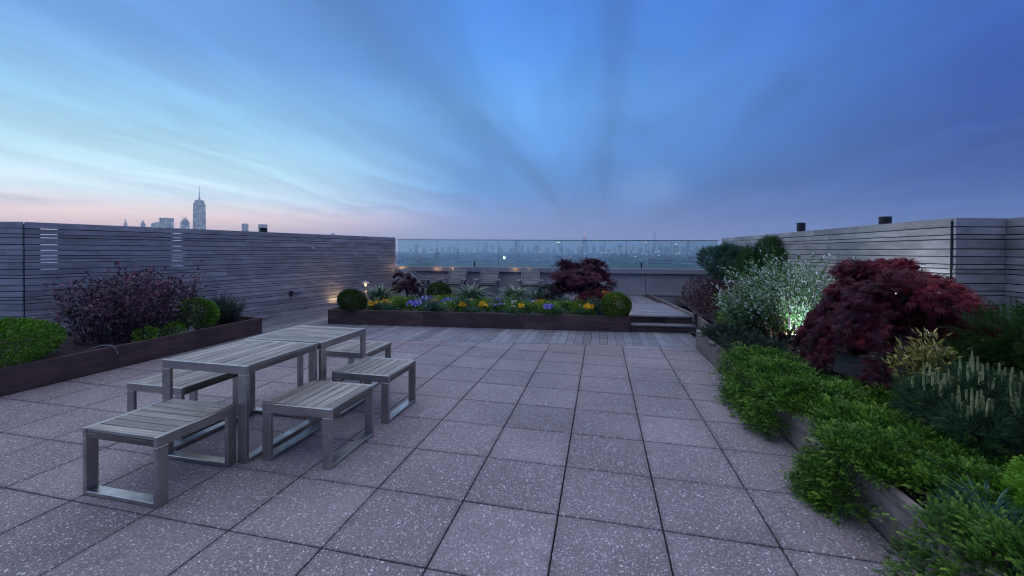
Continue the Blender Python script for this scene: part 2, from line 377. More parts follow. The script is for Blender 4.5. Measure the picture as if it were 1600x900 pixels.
# ------------------------------------------------------------------ parapet, coping, glass
par = thing('parapet_wall', 'long low grey parapet behind the raised deck under the glass screen', 'parapet')
UL, UR = -3.72, 6.17
ubox('wall_panel', UL, 4.05, 10.66, 10.86, .0, .93, M_PARAPET, par, .002); ubox('wall_panel', 4.062, UR, 10.66, 10.86, .0, .93, M_PARAPET, par, .002)
ubox('skirting', -3.0, UR - .01, 10.632, 10.657, .301, .36, M_PARAPET, par)
k = UL
while k < UR - .3:
    e = min(k + 2.44, UR); ubox('coping_stone', k, e - .008, 10.57, 11.0, .95, 1.10, M_COPING, par, .006); k += 2.44
ledge = ubox('outer_roof_ledge', UL - .5, UR + 1.5, 11.02, 17.0, .75, 1.07, M_LEDGE, None); tag(ledge, kind='structure')
gl = thing('glass_screen', 'frameless glass wind screen on the parapet with a slim dark top rail', 'glass screen')
gk = UL + .02
while gk < UR - .05:
    e = min(gk + .655, UR); ubox('glass_panel', gk, e - .007, 10.74, 10.752, 1.104, 1.945, M_GLASS, gl, .001); ubox('glass_joint', e - .0065, e - .0005, 10.741, 10.751, 1.104, 1.944, M_GREY, gl, 0); gk += .655
ubox('top_rail', UL, UR, 10.732, 10.76, 1.945, 1.965, M_DARK, gl)
for uu in (-1.2, 3.92): ubox('clamp_post', uu, uu + .035, 10.70, 10.73, 1.102, 1.30, M_DARK, gl)
for n_, uu in enumerate((-3.52, -2.35, -1.84, .12, .55)):
    c = uv(uu, 10.55)
    t_ = thing('coping_light', ['small warm light under the coping beside the left slatted wall', 'second small warm coping light from the left slatted wall', 'third small warm coping light from the left slatted wall', 'small warm coping light right of the middle lounge chair', 'faint warm coping light nearest the large dark maple'][n_], 'wall light', (c[0], c[1], 1.06), A_B, 'small warm lights along the coping')
    box('housing', (.05, .03, .03), (0, 0, .0), M_DARK, t_); box('lens', (.04, .004, .014), (0, -.018, -.002), M_WARM2, t_, .001)
    L = bpy.data.lights.new('glow', 'POINT'); L.energy = (.9, .55, .5, .35, .2)[n_]; L.color = (1, .55, .22); L.shadow_soft_size = .02
    lo = bpy.data.objects.new('glow', L); link(lo, t_); lo.location = (0, -.07, .0)

# ------------------------------------------------------------------ slatted walls
PAT = [.106, .087, .052, .110, .087, .088, .052, .055]
H = 2.02
def slat_wall(name, label, P0, P1, openings=(), h=H, back=True, m=M_SLAT, z0=.01, ext=0.0):
    d = (P1 - P0); L = d.length; rz = math.atan2(d.y, d.x)
    t = thing(name, label, 'wall', (P0.x, P0.y, 0), rz)
    z = h; i = 0
    while z > z0 + .03:
        hh = min(PAT[i % 8] - .0105, z - z0); cuts = [0.0]
        while cuts[-1] < L - 2.6: cuts.append(cuts[-1] + rnd.uniform(2.0, 3.6))
        if L - cuts[-1] < .8 and len(cuts) > 1: cuts.pop()
        cuts.append(L)
        for a, b in zip(cuts[:-1], cuts[1:]):
            o = box('slat', (round(b - a - .005, 3), .022, hh), ((a + b) / 2, .011 + rnd.uniform(-.0015, .0015), z - hh / 2), m, t, .002)
        z -= PAT[i % 8]; i += 1
    if back:
        edges = [.0]
        for a, b in openings: edges += [a, b]
        edges.append(L + ext)
        for a, b in zip(edges[0::2], edges[1::2]): box('back_panel', (b - a, .02, h - z0 - .04), ((a + b) / 2, .046, (h + z0) / 2 - .01), M_BACK, t, .002)
        for a, b in openings: box('lower_backing', (b - a, .02, 1.22), ((a + b) / 2, .046, .63), M_BACK, t, .002)
        for a, b in openings:
            for x in (a, b): box('post', (.03, .09, h - z0 - .02), (x, .082, (h + z0) / 2), M_BACK, t)
    return t
wl = slat_wall('slatted_wall', 'long left slatted timber wall ending at the glass screen', WL0, WL0 + WLD * 8.26, openings=((.17, .42), (1.98, 2.24)))
slat_wall('slatted_wall', 'short slatted timber wall at the far left edge, meeting the long left wall at a corner', Vector((-9.3, 1.53)), WL0 - WLD * .024)
slat_wall('slatted_wall', 'long right slatted timber wall behind the pines and the maple', WR1, WRC)
slat_wall('slatted_wall', 'short dark return of slatted timber right of the big maple', WRC + Vector((.001, -.0235)), WRI + Vector((0, -.0235)), ext=.08)
slat_wall('slatted_wall', 'slatted timber wall at the right edge beyond the dark return', WRI + Vector((0, -.002)), Vector((6.02, -4.5)))
# fittings on the left wall (local x along the wall, outward is -y)
def on_wall(s, z, off=0.0):
    p = WL0 + WLD * s + Vector((WLD.y, -WLD.x)) * off; return (p.x, p.y, z)
AW = math.atan2(WLD.y, WLD.x)
hb = thing('hose_outlet', 'grey round outlet with a dark bracket low on the left slatted wall', 'outlet', on_wall(4.52, .53), AW)
box('bracket', (.05, .06, .12), (0, -.03, 0), M_DARK, hb); Geo().tube([(.02, -.06, .03), (.2, -.06, .03)], [.045, .05], 14).build('nozzle', M_GREY, hb)
pl = thing('socket_cover', 'small pale square cover high on the left slatted wall', 'socket', on_wall(5.17, 1.65), AW); box('plate', (.1, .012, .05), (0, -.006, 0), M_PLATE, pl); box('flap', (.07, .01, .03), (0, -.017, 0), M_PLATE, pl)
jb = thing('junction_box', 'small dark fitting on the short slatted wall at the far left', 'wall fitting', (-7.75, 1.93, 1.33), .26); box('body', (.10, .06, .12), (0, -.03, 0), M_DARK, jb); Geo().tube([(0, -.05, -.06), (.01, -.04, -.3), (.06, -.03, -.8)], .008).build('cable', M_DARK, jb); box('knob', (.05, .04, .05), (.03, -.08, .03), M_DARK, jb)
def cap_pipe(p, top, w, label):
    t_ = thing('vent_pipe', label, 'vent', (p[0], p[1], 0), 0, 'black capped vent pipes behind the walls')
    Geo().tube([(0, 0, -.05), (0, 0, top - .12)], w * .4, 12).build('pipe', M_DARK, t_); Geo().tube([(0, 0, top - .16), (0, 0, top)], [w * .5, w * .5], 14).build('cap', M_DARK, t_, smooth=False)
cap_pipe(on_wall(3.95, 0, -.18), 2.125, .17, 'black vent pipe behind the left slatted wall')
cap_pipe((5.36, 7.2), 2.215, .15, 'black vent pipe behind the right wall nearer the glass screen')
cap_pipe((5.50, 4.82), 2.15, .15, 'black vent pipe behind the right wall nearer the maple')

# ------------------------------------------------------------------ planters
def board_run(t, P0, P1, h, th, m, n=3, z0=.002, inner=1, name='board'):
    """boards end to end from P0 to P1; thickness lies to the left of the direction of travel when inner=1"""
    P0, P1 = Vector(P0), Vector(P1); d = P1 - P0; L = d.length; d.normalize(); nrm = Vector((-d.y, d.x)) * inner; rz = math.atan2(d.y, d.x)
    for k in range(n):
        a, b = L * k / n, L * (k + 1) / n; c = P0 + d * ((a + b) / 2) + nrm * (th / 2)
        box(name, (b - a - .003, th, h + rnd.uniform(-.003, .003)), (c.x, c.y, z0 + h / 2), m, t, .004, (0, 0, rz))
lp = thing('timber_planter', 'long dark timber planter along the left slatted wall', 'planter')
board_run(lp, (-4.88, -3.3), (-4.88, 4.38), .30, .045, M_BOARD, 3); board_run(lp, (-4.926, 4.38), (-6.50, 4.55), .30, .045, M_BOARD, 1)
cp = thing('timber_planter', 'flower filled dark timber planter between the pavers and the lounge chairs', 'planter')
CU0, CU1 = -3.63, 2.79
board_run(cp, uv(CU0, 6.10), uv(CU1, 6.10), .315, .05, M_BOARD, 3); board_run(cp, uv(CU0, 8.95), uv(CU0, 6.152), .315, .05, M_BOARD, 1); board_run(cp, uv(CU1, 6.152), uv(CU1, 8.95), .315, .05, M_BOARD, 1); board_run(cp, uv(CU1, 9.002), uv(CU0, 9.002), .315, .05, M_BOARD, 3)
rp = thing('timber_planter', 'long greying timber planter along the right wall with spilling junipers', 'planter')
board_run(rp, (3.045, 5.27), (3.045, -3.6), .30, .05, M_BOARD2, 4); board_run(rp, (3.30, 5.27), (3.096, 5.27), .30, .045, M_BOARD2, 1, inner=-1)
board_run(rp, (3.36, 6.75), (3.305, 5.27), .33, .045, M_BOARD2, 1)
p_a, p_b = uv(U1 + .004, 10.6), uv(U1 + .004, 6.36); board_run(rp, p_a, p_b, .36, .045, M_BOARD2, 2)
tier = thing('retaining_board', 'pale grey retaining board half hidden under the big maple', 'board'); box('board', (1.3, .05, .22), (4.35, 2.25, .40), M_BOARD2, tier, .004, (0, .06, -.9)); box('stake', (.05, .05, .4), (4.0, 2.72, .3), M_BOARD2, tier)

def soil(name, poly, zf, label, res=.14):
    """a lumpy sheet of mulch clipped to a convex polygon"""
    xs = [p[0] for p in poly]; ys = [p[1] for p in poly]
    nx = int((max(xs) - min(xs)) / res) + 2; ny = int((max(ys) - min(ys)) / res) + 2
    idx = {}; V = []; Fc = []
    def inside(x, y):
        n = len(poly)
        return all((poly[(i + 1) % n][0] - poly[i][0]) * (y - poly[i][1]) - (poly[(i + 1) % n][1] - poly[i][1]) * (x - poly[i][0]) >= -1e-6 for i in range(n))
    ar = bmesh.new()
    for i in range(nx):
        for j in range(ny):
            x0, y0 = min(xs) + i * res, min(ys) + j * res
            q = [(x0, y0), (x0 + res, y0), (x0 + res, y0 + res), (x0, y0 + res)]
            for a in range(len(poly)):
                p, r = poly[a], poly[(a + 1) % len(poly)]
                nx_, ny_ = -(r[1] - p[1]), (r[0] - p[0]); q = clip(q, nx_, ny_, -(nx_ * p[0] + ny_ * p[1]))
                if len(q) < 3: break
            if len(q) < 3: continue
            f = [ar.verts.new((x, y, zf(x, y) + .012 * math.sin(x * 9.1 + y * 4) + .01 * math.sin(y * 11 - x * 3))) for x, y in q]
            try: ar.faces.new(f)
            except ValueError: pass
    bmesh.ops.remove_doubles(ar, verts=ar.verts[:], dist=.002)
    me = bpy.data.meshes.new(name); ar.to_mesh(me); ar.free(); me.materials.append(M_SOIL)
    me.polygons.foreach_set('use_smooth', [True] * len(me.polygons))
    o = link(bpy.data.objects.new(name, me)); tag(o, label, None, None, 'stuff'); return o
ZL = lambda x, y: .235 + .03 * max(0, -x - 5)
ZC = lambda x, y: .27 + .02 * math.sin(x * 2)
ZR = lambda x, y: .26 + .05 * max(0, x - 3.2)
wa = WL0 + Vector((WLD.y, -WLD.x)) * .003
soil('mulch_bed', [(-4.93, 4.335), (-6.49, 4.50), (-7.165, 2.1), (-9.2, 1.55), (-9.2, -3.2), (-4.93, -3.2)], ZL, 'bark mulch in the left planter')
soil('mulch_bed', [uv(CU0 + .052, 6.155), uv(CU1 - .052, 6.155), uv(CU1 - .052, 8.95), uv(CU0 + .052, 8.95)], ZC, 'bark mulch in the middle flower planter')
soil('mulch_bed', [(3.10, -3.5), (5.95, -3.5), (5.90, 3.27), (3.10, 3.27)], ZR, 'bark mulch in the near part of the right planter')
soil('mulch_bed', [(3.10, 3.27), (5.31, 3.27), (5.19, 5.22), (3.10, 5.22)], ZR, 'bark mulch in the middle part of the right planter')
soil('mulch_bed', [(3.37, 5.22), (5.19, 5.22), (4.90, 11.2), (3.0, 11.0), uv(U1 + .06, 8.5), (3.42, 6.75)], lambda x, y: ZR(x, y) + .03, 'bark mulch in the far part of the right planter')

# ------------------------------------------------------------------ foliage toolkit
def norm(a): return a / np.maximum(np.linalg.norm(a, axis=-1, keepdims=True), 1e-9)
def basis(d, up=None):
    d = norm(d); u = np.tile(np.array([0, 0, 1.0]), (len(d), 1)) if up is None else up
    x = np.cross(d, u); bad = np.linalg.norm(x, axis=1) < 1e-3; x[bad] = np.array([1.0, 0, 0]); x = norm(x); n = np.cross(x, d)
    return np.stack([x, d, n], -1)               # columns: side, along, normal
def spin(B, a):
    c, s = np.cos(a)[:, None], np.sin(a)[:, None]; x, n = B[:, :, 0], B[:, :, 2]
    return np.stack([c * x + s * n, B[:, :, 1], -s * x + c * n], -1)
LEAF = (np.array([[0, 0, 0], [-.5, .42, .10], [0, 1, -.05], [.5, .42, .10], ], float), [[0, 3, 1], [1, 3, 2]])
def palm(lobes=7, spreadang=1.7, w=.062):
    V = []; Fc = []
    for i in range(lobes):
        a = (i / (lobes - 1) - .5) * 2 * spreadang; L = 1 - .45 * abs(a) / spreadang; c, s = math.cos(a), math.sin(a); b = len(V)
        for (x, y, z) in ((0, 0, 0), (-w, L * .5, .03), (0, L, -.22 * L), (w, L * .5, .03)): V.append((x * c + y * s, -x * s + y * c, z))
        Fc += [[b, b + 3, b + 1], [b + 1, b + 3, b + 2]]
    return (np.array(V, float), Fc)
def spray(n=8, w=.10, l=.34, arch=-.25):
    """flat twig with paired leaflets"""
    V = []; Fc = []; tones = []
    for i in range(n):
        y = .12 + .8 * i / (n - 1); z = arch * y * y; ll = l * (1 - .45 * y)
        for sgn in (-1, 1):
            b = len(V); ax, ay = sgn * .80, .6
            px, py = -ay * sgn, .8
            V += [(0, y, z), (sgn * ll * .5 * .8 - px * w * .5, y + ll * .5 * .6 - py * w * .5 * .6, z + .03), (sgn * ll * .8, y + ll * .6, z + .015), (sgn * ll * .5 * .8 + px * w * .5, y + ll * .5 * .6 + py * w * .5 * .6, z + .03)]
            Fc += [[b, b + 1, b + 3], [b + 3, b + 1, b + 2]] if sgn > 0 else [[b, b + 3, b + 1], [b + 1, b + 3, b + 2]]
            tones += [y] * 4
    b = len(V); V += [(0, .9, arch * .8), (-w * .6, 1.0, arch), (0, 1.16, arch * 1.25), (w * .6, 1.0, arch)]; Fc += [[b, b + 3, b + 1], [b + 1, b + 3, b + 2]]; tones += [1.0] * 4
    return (np.array(V, float), Fc, np.array(tones))
def needles(n=16, w=.026, spreadz=.5):
    V = []; Fc = []
    r = random.Random(3)
    for i in range(n):
        a = 2 * math.pi * i / n; tlt = r.uniform(.25, 1.15) ; y0 = r.uniform(0, .6); L = r.uniform(.75, 1.0)
        d = Vector((math.cos(a) * math.sin(tlt), math.cos(tlt), math.sin(a) * math.sin(tlt))); s = d.cross(Vector((0, 1, 0))).normalized() * w
        o = Vector((0, y0, 0)); b = len(V); V += [tuple(o - s), tuple(o + s), tuple(o + d * L)]; Fc += [[b, b + 1, b + 2]]
    return (np.array(V, float), Fc)
def strap(seg=5, w=.045, droop=.55):
    """sword leaf with pale margins: three strips side by side"""
    V = []; Fc = []; tones = []
    for i in range(seg + 1):
        y = i / seg; ww = w * (1 - .9 * y ** 2.2); z = -droop * y ** 2.2
        yy = y - .18 * y ** 3
        for x, tn in ((-1, 1.), (-.5, 1.), (-.49, 0.), (.49, 0.), (.5, 1.), (1, 1.)): V.append((x * ww, yy, z + abs(x) * ww * .35)); tones.append(tn)
    for i in range(seg):
        for k in (0, 2, 4):
            a = i * 6 + k; Fc += [[a, a + 1, a + 7], [a, a + 7, a + 6]]
    return (np.array(V, float), Fc, np.array(tones))
def scatter_mesh(name, tmpl, P, B, S_, tone, m, parent=None, mixtone=.0, sx=None):
    tv, tf = tmpl[0], np.array(tmpl[1]); n = len(P); k = len(tv)
    S3 = np.asarray(S_, float)[:, None, None] * np.ones((1, 1, 3))
    loc = tv[None] * S3
    if sx is not None: loc[:, :, 0] *= np.asarray(sx)[:, None]
    V = np.einsum('nij,nkj->nki', B, loc) + P[:, None, :]
    V = V.reshape(-1, 3); Fc = (tf[None] + (np.arange(n) * k)[:, None, None]).reshape(-1, 3)
    me = bpy.data.meshes.new(name); me.vertices.add(len(V)); me.vertices.foreach_set('co', V.ravel().astype(np.float32))
    me.loops.add(Fc.size); me.loops.foreach_set('vertex_index', Fc.ravel().astype(np.int32)); me.polygons.add(len(Fc))
    me.polygons.foreach_set('loop_start', (np.arange(len(Fc)) * 3).astype(np.int32))
    at = me.attributes.new('tone', 'FLOAT', 'POINT')
    tt = np.repeat(np.asarray(tone, float), k)
    if len(tmpl) > 2: tt = tt * (1 - mixtone) + np.tile(tmpl[2], n) * mixtone
    at.data.foreach_set('value', np.clip(tt, 0, 1).astype(np.float32)); me.materials.append(m); me.update(calc_edges=True)
    o = bpy.data.objects.new(name, me); return link(o, parent)
def lump(dirs, seed, k=7, amp=.16):
    r = np.random.default_rng(seed); C_ = norm(r.normal(size=(k, 3))); out = np.ones(len(dirs))
    for c in C_: out += amp * np.exp(-((1 - dirs @ c) / .16)) * r.uniform(.4, 1.3)
    return out - amp * .4
def blob_points(n, rx, ry, rz, seed, depth=.35, amp=.16, low=-.75, k=9):
    r = np.random.default_rng(seed); d = norm(r.normal(size=(n, 3))); d = d[d[:, 2] > low]
    q = lump(d, seed, k, amp) * (1 - depth * r.random(len(d)) ** 2.0)
    return d * q[:, None] * np.array([rx, ry, rz]), norm(d / np.array([rx, ry, rz])), r
def twigs(parent, top, n, r, seed, rad=.006, m=None, base=.03):
    g_ = Geo(); q = random.Random(seed)
    for i in range(n):
        a = q.uniform(0, 6.28); rr = q.uniform(.15, .6)
        e = Vector((math.cos(a) * r[0] * rr, math.sin(a) * r[1] * rr, top * q.uniform(.5, .9))); mid = e * .5 + Vector((0, 0, top * .12)); b = Vector((math.cos(a) * base, math.sin(a) * base, -.05))
        g_.tube([b, mid, e], [rad, rad * .7, rad * .3], 4, False)
    return g_.build('stem', m or M_BARK, parent)
def ball_shrub(name, label, cat, loc, rx, ry, h, n, L, mat_, seed, group=None, up=.35, amp=.12, wl=.62, depth=.3, tmpl=LEAF, jit=.8, tonebias=0.0, low=-.8, mixtone=0.0):
    t = thing(name, label, cat, loc, 0, group)
    P, N, r = blob_points(n, rx, ry, h / 2, seed, depth, amp, low); P[:, 2] += h / 2
    keep = P[:, 2] > .0; P, N = P[keep], N[keep]
    d = norm(N + r.normal(size=P.shape) * jit * .5 + np.array([0, 0, up])); B = spin(basis(d), r.normal(size=len(d)) * .8)
    tone = np.clip(r.normal(.45 + tonebias, .2, len(P)) + .15 * np.sin(P[:, 0] * 13 + seed) * np.sin(P[:, 1] * 11), 0, 1)
    scatter_mesh('foliage', tmpl, P, B, L * r.uniform(.7, 1.25, len(P)), tone, mat_, t, mixtone, sx=np.full(len(P), wl / 1.0))
    twigs(t, h * .8, 14, (rx, ry), seed); return t

G_BOX = leaf_mat('boxwood_leaf', [(0, (.015, .05, .006)), (.4, (.07, .19, .014)), (.75, (.15, .34, .02)), (1, (.26, .48, .04))])
G_BALL = leaf_mat('clipped_boxwood_leaf', [(0, (.012, .03, .008)), (.4, (.035, .085, .016)), (.75, (.10, .19, .02)), (1, (.24, .34, .05))])
G_YB = leaf_mat('lamp_yellowed_boxwood_leaf', [(0, (.02, .06, .010)), (.5, (.09, .19, .02)), (1, (.34, .44, .04))])  # boxwood leaf with the glow of the lamp behind put into its colour
G_YEW = leaf_mat('yew_needle', [(0, (.010, .03, .018)), (.6, (.03, .075, .04)), (1, (.06, .13, .06))])
G_PURP = leaf_mat('purple_shrub_leaf', [(0, (.02, .026, .02)), (.35, (.05, .045, .05)), (.6, (.13, .045, .09)), (.78, (.17, .13, .15)), (1, (.36, .07, .11))], .4, .5)
G_BARB = leaf_mat('barberry_leaf', [(0, (.03, .014, .018)), (.6, (.09, .036, .045)), (1, (.20, .09, .09))])
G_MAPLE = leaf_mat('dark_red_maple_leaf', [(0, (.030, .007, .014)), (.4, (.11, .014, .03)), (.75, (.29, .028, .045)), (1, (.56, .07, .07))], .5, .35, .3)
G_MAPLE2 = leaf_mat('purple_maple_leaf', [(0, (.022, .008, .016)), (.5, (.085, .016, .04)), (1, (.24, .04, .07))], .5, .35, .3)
G_RED = leaf_mat('crimson_leaf', [(0, (.05, .01, .015)), (.6, (.16, .02, .035)), (1, (.34, .06, .05))])
G_PINE = leaf_mat('pine_needle', [(0, (.012, .04, .012)), (.5, (.045, .12, .03)), (1, (.12, .24, .06))])
G_BLUEP = leaf_mat('blue_pine_needle', [(0, (.015, .05, .03)), (.5, (.055, .14, .08)), (1, (.15, .29, .17))])
G_MUGO = leaf_mat('mugo_needle', [(0, (.012, .035, .015)), (.5, (.04, .10, .04)), (1, (.10, .20, .08))])
G_CAND = leaf_mat('pine_candle', [(0, (.42, .46, .18)), (1, (.82, .80, .42))])
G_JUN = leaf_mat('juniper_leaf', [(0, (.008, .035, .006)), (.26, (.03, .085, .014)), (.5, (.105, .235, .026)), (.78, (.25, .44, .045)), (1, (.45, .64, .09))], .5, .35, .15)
G_LIME = leaf_mat('lime_shrub_leaf', [(0, (.03, .10, .010)), (.5, (.14, .34, .02)), (1, (.30, .56, .05))])
G_DARKC = leaf_mat('dark_groundcover_leaf', [(0, (.015, .03, .02)), (.6, (.04, .075, .045)), (1, (.10, .13, .09))])
G_WHT = leaf_mat('white_margined_leaf', [(0, (.03, .11, .02)), (.4, (.13, .29, .07)), (.6, (.28, .42, .20)), (.78, (.50, .58, .46)), (1, (.80, .84, .78))], .5, .3, .25)
G_GOLD = leaf_mat('gold_margined_leaf', [(0, (.05, .07, .012)), (.5, (.28, .27, .04)), (1, (.70, .64, .22))])
G_EUO = leaf_mat('fern_green_leaf', [(0, (.012, .035, .010)), (.6, (.045, .10, .02)), (1, (.10, .20, .04))])
G_YUC = leaf_mat('yucca_leaf', [(0, (.05, .13, .08)), (.5, (.16, .27, .15)), (1, (.42, .48, .32))], .45, .4, .15)
G_LAV = leaf_mat('lavender_leaf', [(0, (.03, .09, .06)), (.6, (.11, .21, .14)), (1, (.24, .34, .28))])
G_FES = leaf_mat('blue_fescue_blade', [(0, (.05, .15, .12)), (.6, (.14, .30, .26)), (1, (.30, .48, .42))])
G_SED = leaf_mat('sedum_leaf', [(0, (.04, .10, .015)), (.5, (.18, .34, .03)), (1, (.40, .60, .07))])
G_TUFT = leaf_mat('grey_green_tuft', [(0, (.02, .07, .04)), (.6, (.08, .18, .09)), (1, (.18, .32, .17))])
F_YEL = leaf_mat('yellow_petal', [(0, (.60, .28, .01)), (1, (.95, .60, .02))], .6, .2, .3)
F_PUR = leaf_mat('violet_petal', [(0, (.16, .12, .50)), (1, (.42, .38, .85))], .6, .2, .3)
F_WHT = leaf_mat('white_petal', [(0, (.55, .58, .55)), (1, (.85, .86, .84))], .6, .2, .3)
M_STEM = simple('green_stem', (.05, .09, .03), .7, bmp=0)
M_RSTEM = simple('dark_red_stem', (.05, .02, .025), .7, bmp=0)

def stemmed(name, label, cat, loc, rx, ry, h, nst, nl, L, mat_, seed, wl=.45, spread=.5, lean=0.3, stem_m=None, group=None, jag=.25, tonef=None, start=.22, uneven=.3, petals=None):
    """many-stemmed shrub, leaves set along arching shoots"""
    t = thing(name, label, cat, loc, 0, group); r = np.random.default_rng(seed); g_ = Geo(); PP = []; DD = []; TT = []; TIP = []
    for i in range(nst):
        a = r.uniform(0, 2 * math.pi); rr = math.sqrt(r.random()); bx, by = math.cos(a) * rr * rx * spread, math.sin(a) * rr * ry * spread
        ex, ey = math.cos(a) * rr * rx, math.sin(a) * rr * ry; hh = h * (1 - lean * rr ** 2) * (1 - uneven * r.random())
        p0 = np.array([bx, by, -.04]); p2 = np.array([ex, ey, hh]) + r.normal(size=3) * np.array([rx, ry, 0]) * .06; p1 = (p0 + p2) / 2 + np.array([-(ex - bx) * .25, -(ey - by) * .25, hh * .08]) + r.normal(size=3) * .02
        ts = np.linspace(0, 1, 5); cur = [((1 - s) ** 2) * p0 + 2 * s * (1 - s) * p1 + s * s * p2 for s in ts]
        g_.tube([tuple(c) for c in cur], [.006, .005, .004, .003, .0015], 3, False)
        s = start + (1 - start) * r.random(nl) ** .8; s = s[:, None]
        P = ((1 - s) ** 2) * p0 + 2 * s * (1 - s) * p1 + s * s * p2; D = 2 * (1 - s) * (p1 - p0) + 2 * s * (p2 - p1)
        side = norm(r.normal(size=P.shape)); off = np.abs(r.normal(size=(len(P), 1))) * jag * .16
        PP.append(P + side * off); DD.append(norm(norm(D) * .6 + side * .9)); TT.append(s[:, 0]); TIP.append(p2)
    P, D, sT = np.concatenate(PP), np.concatenate(DD), np.concatenate(TT)
    k = P[:, 2] > .01; P, D, sT = P[k], D[k], sT[k]
    tone = r.random(len(P)) * .75 + .25 * sT if tonef is None else tonef(r, sT, P)
    scatter_mesh('foliage', LEAF, P, spin(basis(D), r.normal(size=len(P)) * 1.0), L * r.uniform(.6, 1.25, len(P)), tone, mat_, t, sx=np.full(len(P), wl))
    g_.build('stem', stem_m or M_BARK, t); return t

def maple(name, label, loc, rx, ry, h, nb, per, L, mat_, seed, cat='maple', droop=.75, group=None, lobes=7, skew=0.0):
    """mounding laceleaf maple: limbs arch out and down in layers, leaves hang along them"""
    t = thing(name, label, cat, loc, 0, group); r = np.random.default_rng(seed); g_ = Geo(); PP = []; DD = []; TT = []
    crown = h * .62
    g_.tube([(0, 0, -.05), (.03, .01, h * .25), (-.03, .02, h * .5)], [.05 * h, .04 * h, .03 * h], 8, False)
    for i in range(nb):
        a = 2 * math.pi * i / nb * 1.618 + r.normal() * .15; lv = r.random(); reach = .42 + .68 * r.random() ** .8
        zt = h * (.48 + .52 * lv) ; ex, ey = math.cos(a) * rx * reach, math.sin(a) * ry * reach
        e_z = max(h * .06, zt - droop * h * (reach ** 2) * (.45 + .55 * r.random()) * (1.0 + .35 * skew * (-.7 * math.cos(a) - .5 * math.sin(a))))
        p0 = np.array([0, 0, h * (.3 + .15 * lv)]); p1 = np.array([ex * .42, ey * .42, zt * 1.12]); p2 = np.array([ex, ey, e_z])
        ts = np.linspace(0, 1, 7); cur = [((1 - s) ** 2) * p0 + 2 * s * (1 - s) * p1 + s * s * p2 for s in ts]
        g_.tube([tuple(c) for c in cur], [.016 * h, .013 * h, .010 * h, .008 * h, .006 * h, .004 * h, .002 * h], 4, False)
        red = r.random() * .5
        for j in range(per):
            s = .28 + .72 * r.random() ** .75; c = ((1 - s) ** 2) * p0 + 2 * s * (1 - s) * p1 + s * s * p2; dd = norm((2 * (1 - s) * (p1 - p0) + 2 * s * (p2 - p1))[None])[0]
            side = np.array([-dd[1], dd[0], 0]) * r.normal() * (.22 if nb != 40 else .17) * rx
            m_ = 14; q = r.random(m_)[:, None]
            P = c + side * q * 1.1 + r.normal(size=(m_, 3)) * np.array([.05, .05, .03]) * max(rx, .5); P[:, 2] -= (q[:, 0] ** 2) * abs(side).sum() * .28
            D = norm(norm((side * .6 + dd * .6)[None]) + r.normal(size=(m_, 3)) * .45 + np.array([0, 0, -.38]))
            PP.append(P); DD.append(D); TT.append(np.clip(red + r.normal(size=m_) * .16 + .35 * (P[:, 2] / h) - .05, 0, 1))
    P, D, tn = np.concatenate(PP), np.concatenate(DD), np.concatenate(TT); k = P[:, 2] > .02; P, D, tn = P[k], D[k], tn[k]
    # scattered shoots standing out of the top
    scatter_mesh('foliage', palm(lobes), P, spin(basis(D), r.normal(size=len(P)) * .5), L * r.uniform(.65, 1.2, len(P)), tn, mat_, t)
    g_.build('trunk', M_BARK, t); return t

def pine(name, label, loc, heads, L, mat_, seed, tuft=110, candles=10, group=None, cat='pine', cl=.11):
    t = thing(name, label, cat, loc, 0, group); r = np.random.default_rng(seed); g_ = Geo(); PP = []; DD = []; CP = []; CD = []
    for (x, y, z, rr) in heads:
        g_.tube([(0, 0, -.05), (x * .4, y * .4, z * .55), (x, y, z)], [.03, .022, .010], 6, False)
        d = norm(r.normal(size=(tuft, 3)) + np.array([0, 0, .35])); q = rr * (.45 + .55 * r.random((tuft, 1)) ** .5)
        P = np.array([x, y, z]) + d * q * np.array([1, 1, .8]); PP.append(P); DD.append(norm(d + np.array([0, 0, .6]) + r.normal(size=d.shape) * .25))
        for k in range(5): 
            e = P[k]; g_.tube([(x, y, z), tuple(e)], [.008, .004], 4, False)
        kk = np.argsort(-d[:, 2])[:candles * 3:3]; CP.append(P[kk] + DD[-1][kk] * L * .3); CD.append(norm(DD[-1][kk] + np.array([0, 0, 1.6])))
    P, D = np.concatenate(PP), np.concatenate(DD)
    tn = np.clip(r.normal(.45, .22, len(P)), 0, 1)
    scatter_mesh('foliage', needles(), P, spin(basis(D), r.random(len(P)) * 6), L * r.uniform(.8, 1.15, len(P)), tn, mat_, t)
    if candles:
        CP, CD = np.concatenate(CP), np.concatenate(CD); forms = []
        for k in range(4):
            cg = Geo(); cg.tube([(0, 0, 0), (0, .012 * k - .018, .45), (.01 * k, 0, 1)], [.05, .066, .052], 6); o = cg.build('candle', G_CAND, t)
            at = o.data.attributes.new('tone', 'FLOAT', 'POINT'); at.data.foreach_set('value', r.random(len(o.data.vertices)).astype(np.float32)); forms.append(o)
        for k, (p, d) in enumerate(zip(CP, CD)):
            o = forms[k] if k < 4 else forms[k % 4].copy()
            if k >= 4: COL.objects.link(o); o.parent = t
            dd = norm((d * .5 + np.array([0, 0, .8]))[None])[0]; L_ = cl * r.uniform(.6, 1.35)
            o.location = tuple(p); o.rotation_euler = Vector(dd).to_track_quat('Z', 'Y').to_euler(); o.scale = (cl * 1.0, cl * 1.0, L_)
    g_.build('stem', M_BARK, t); return t

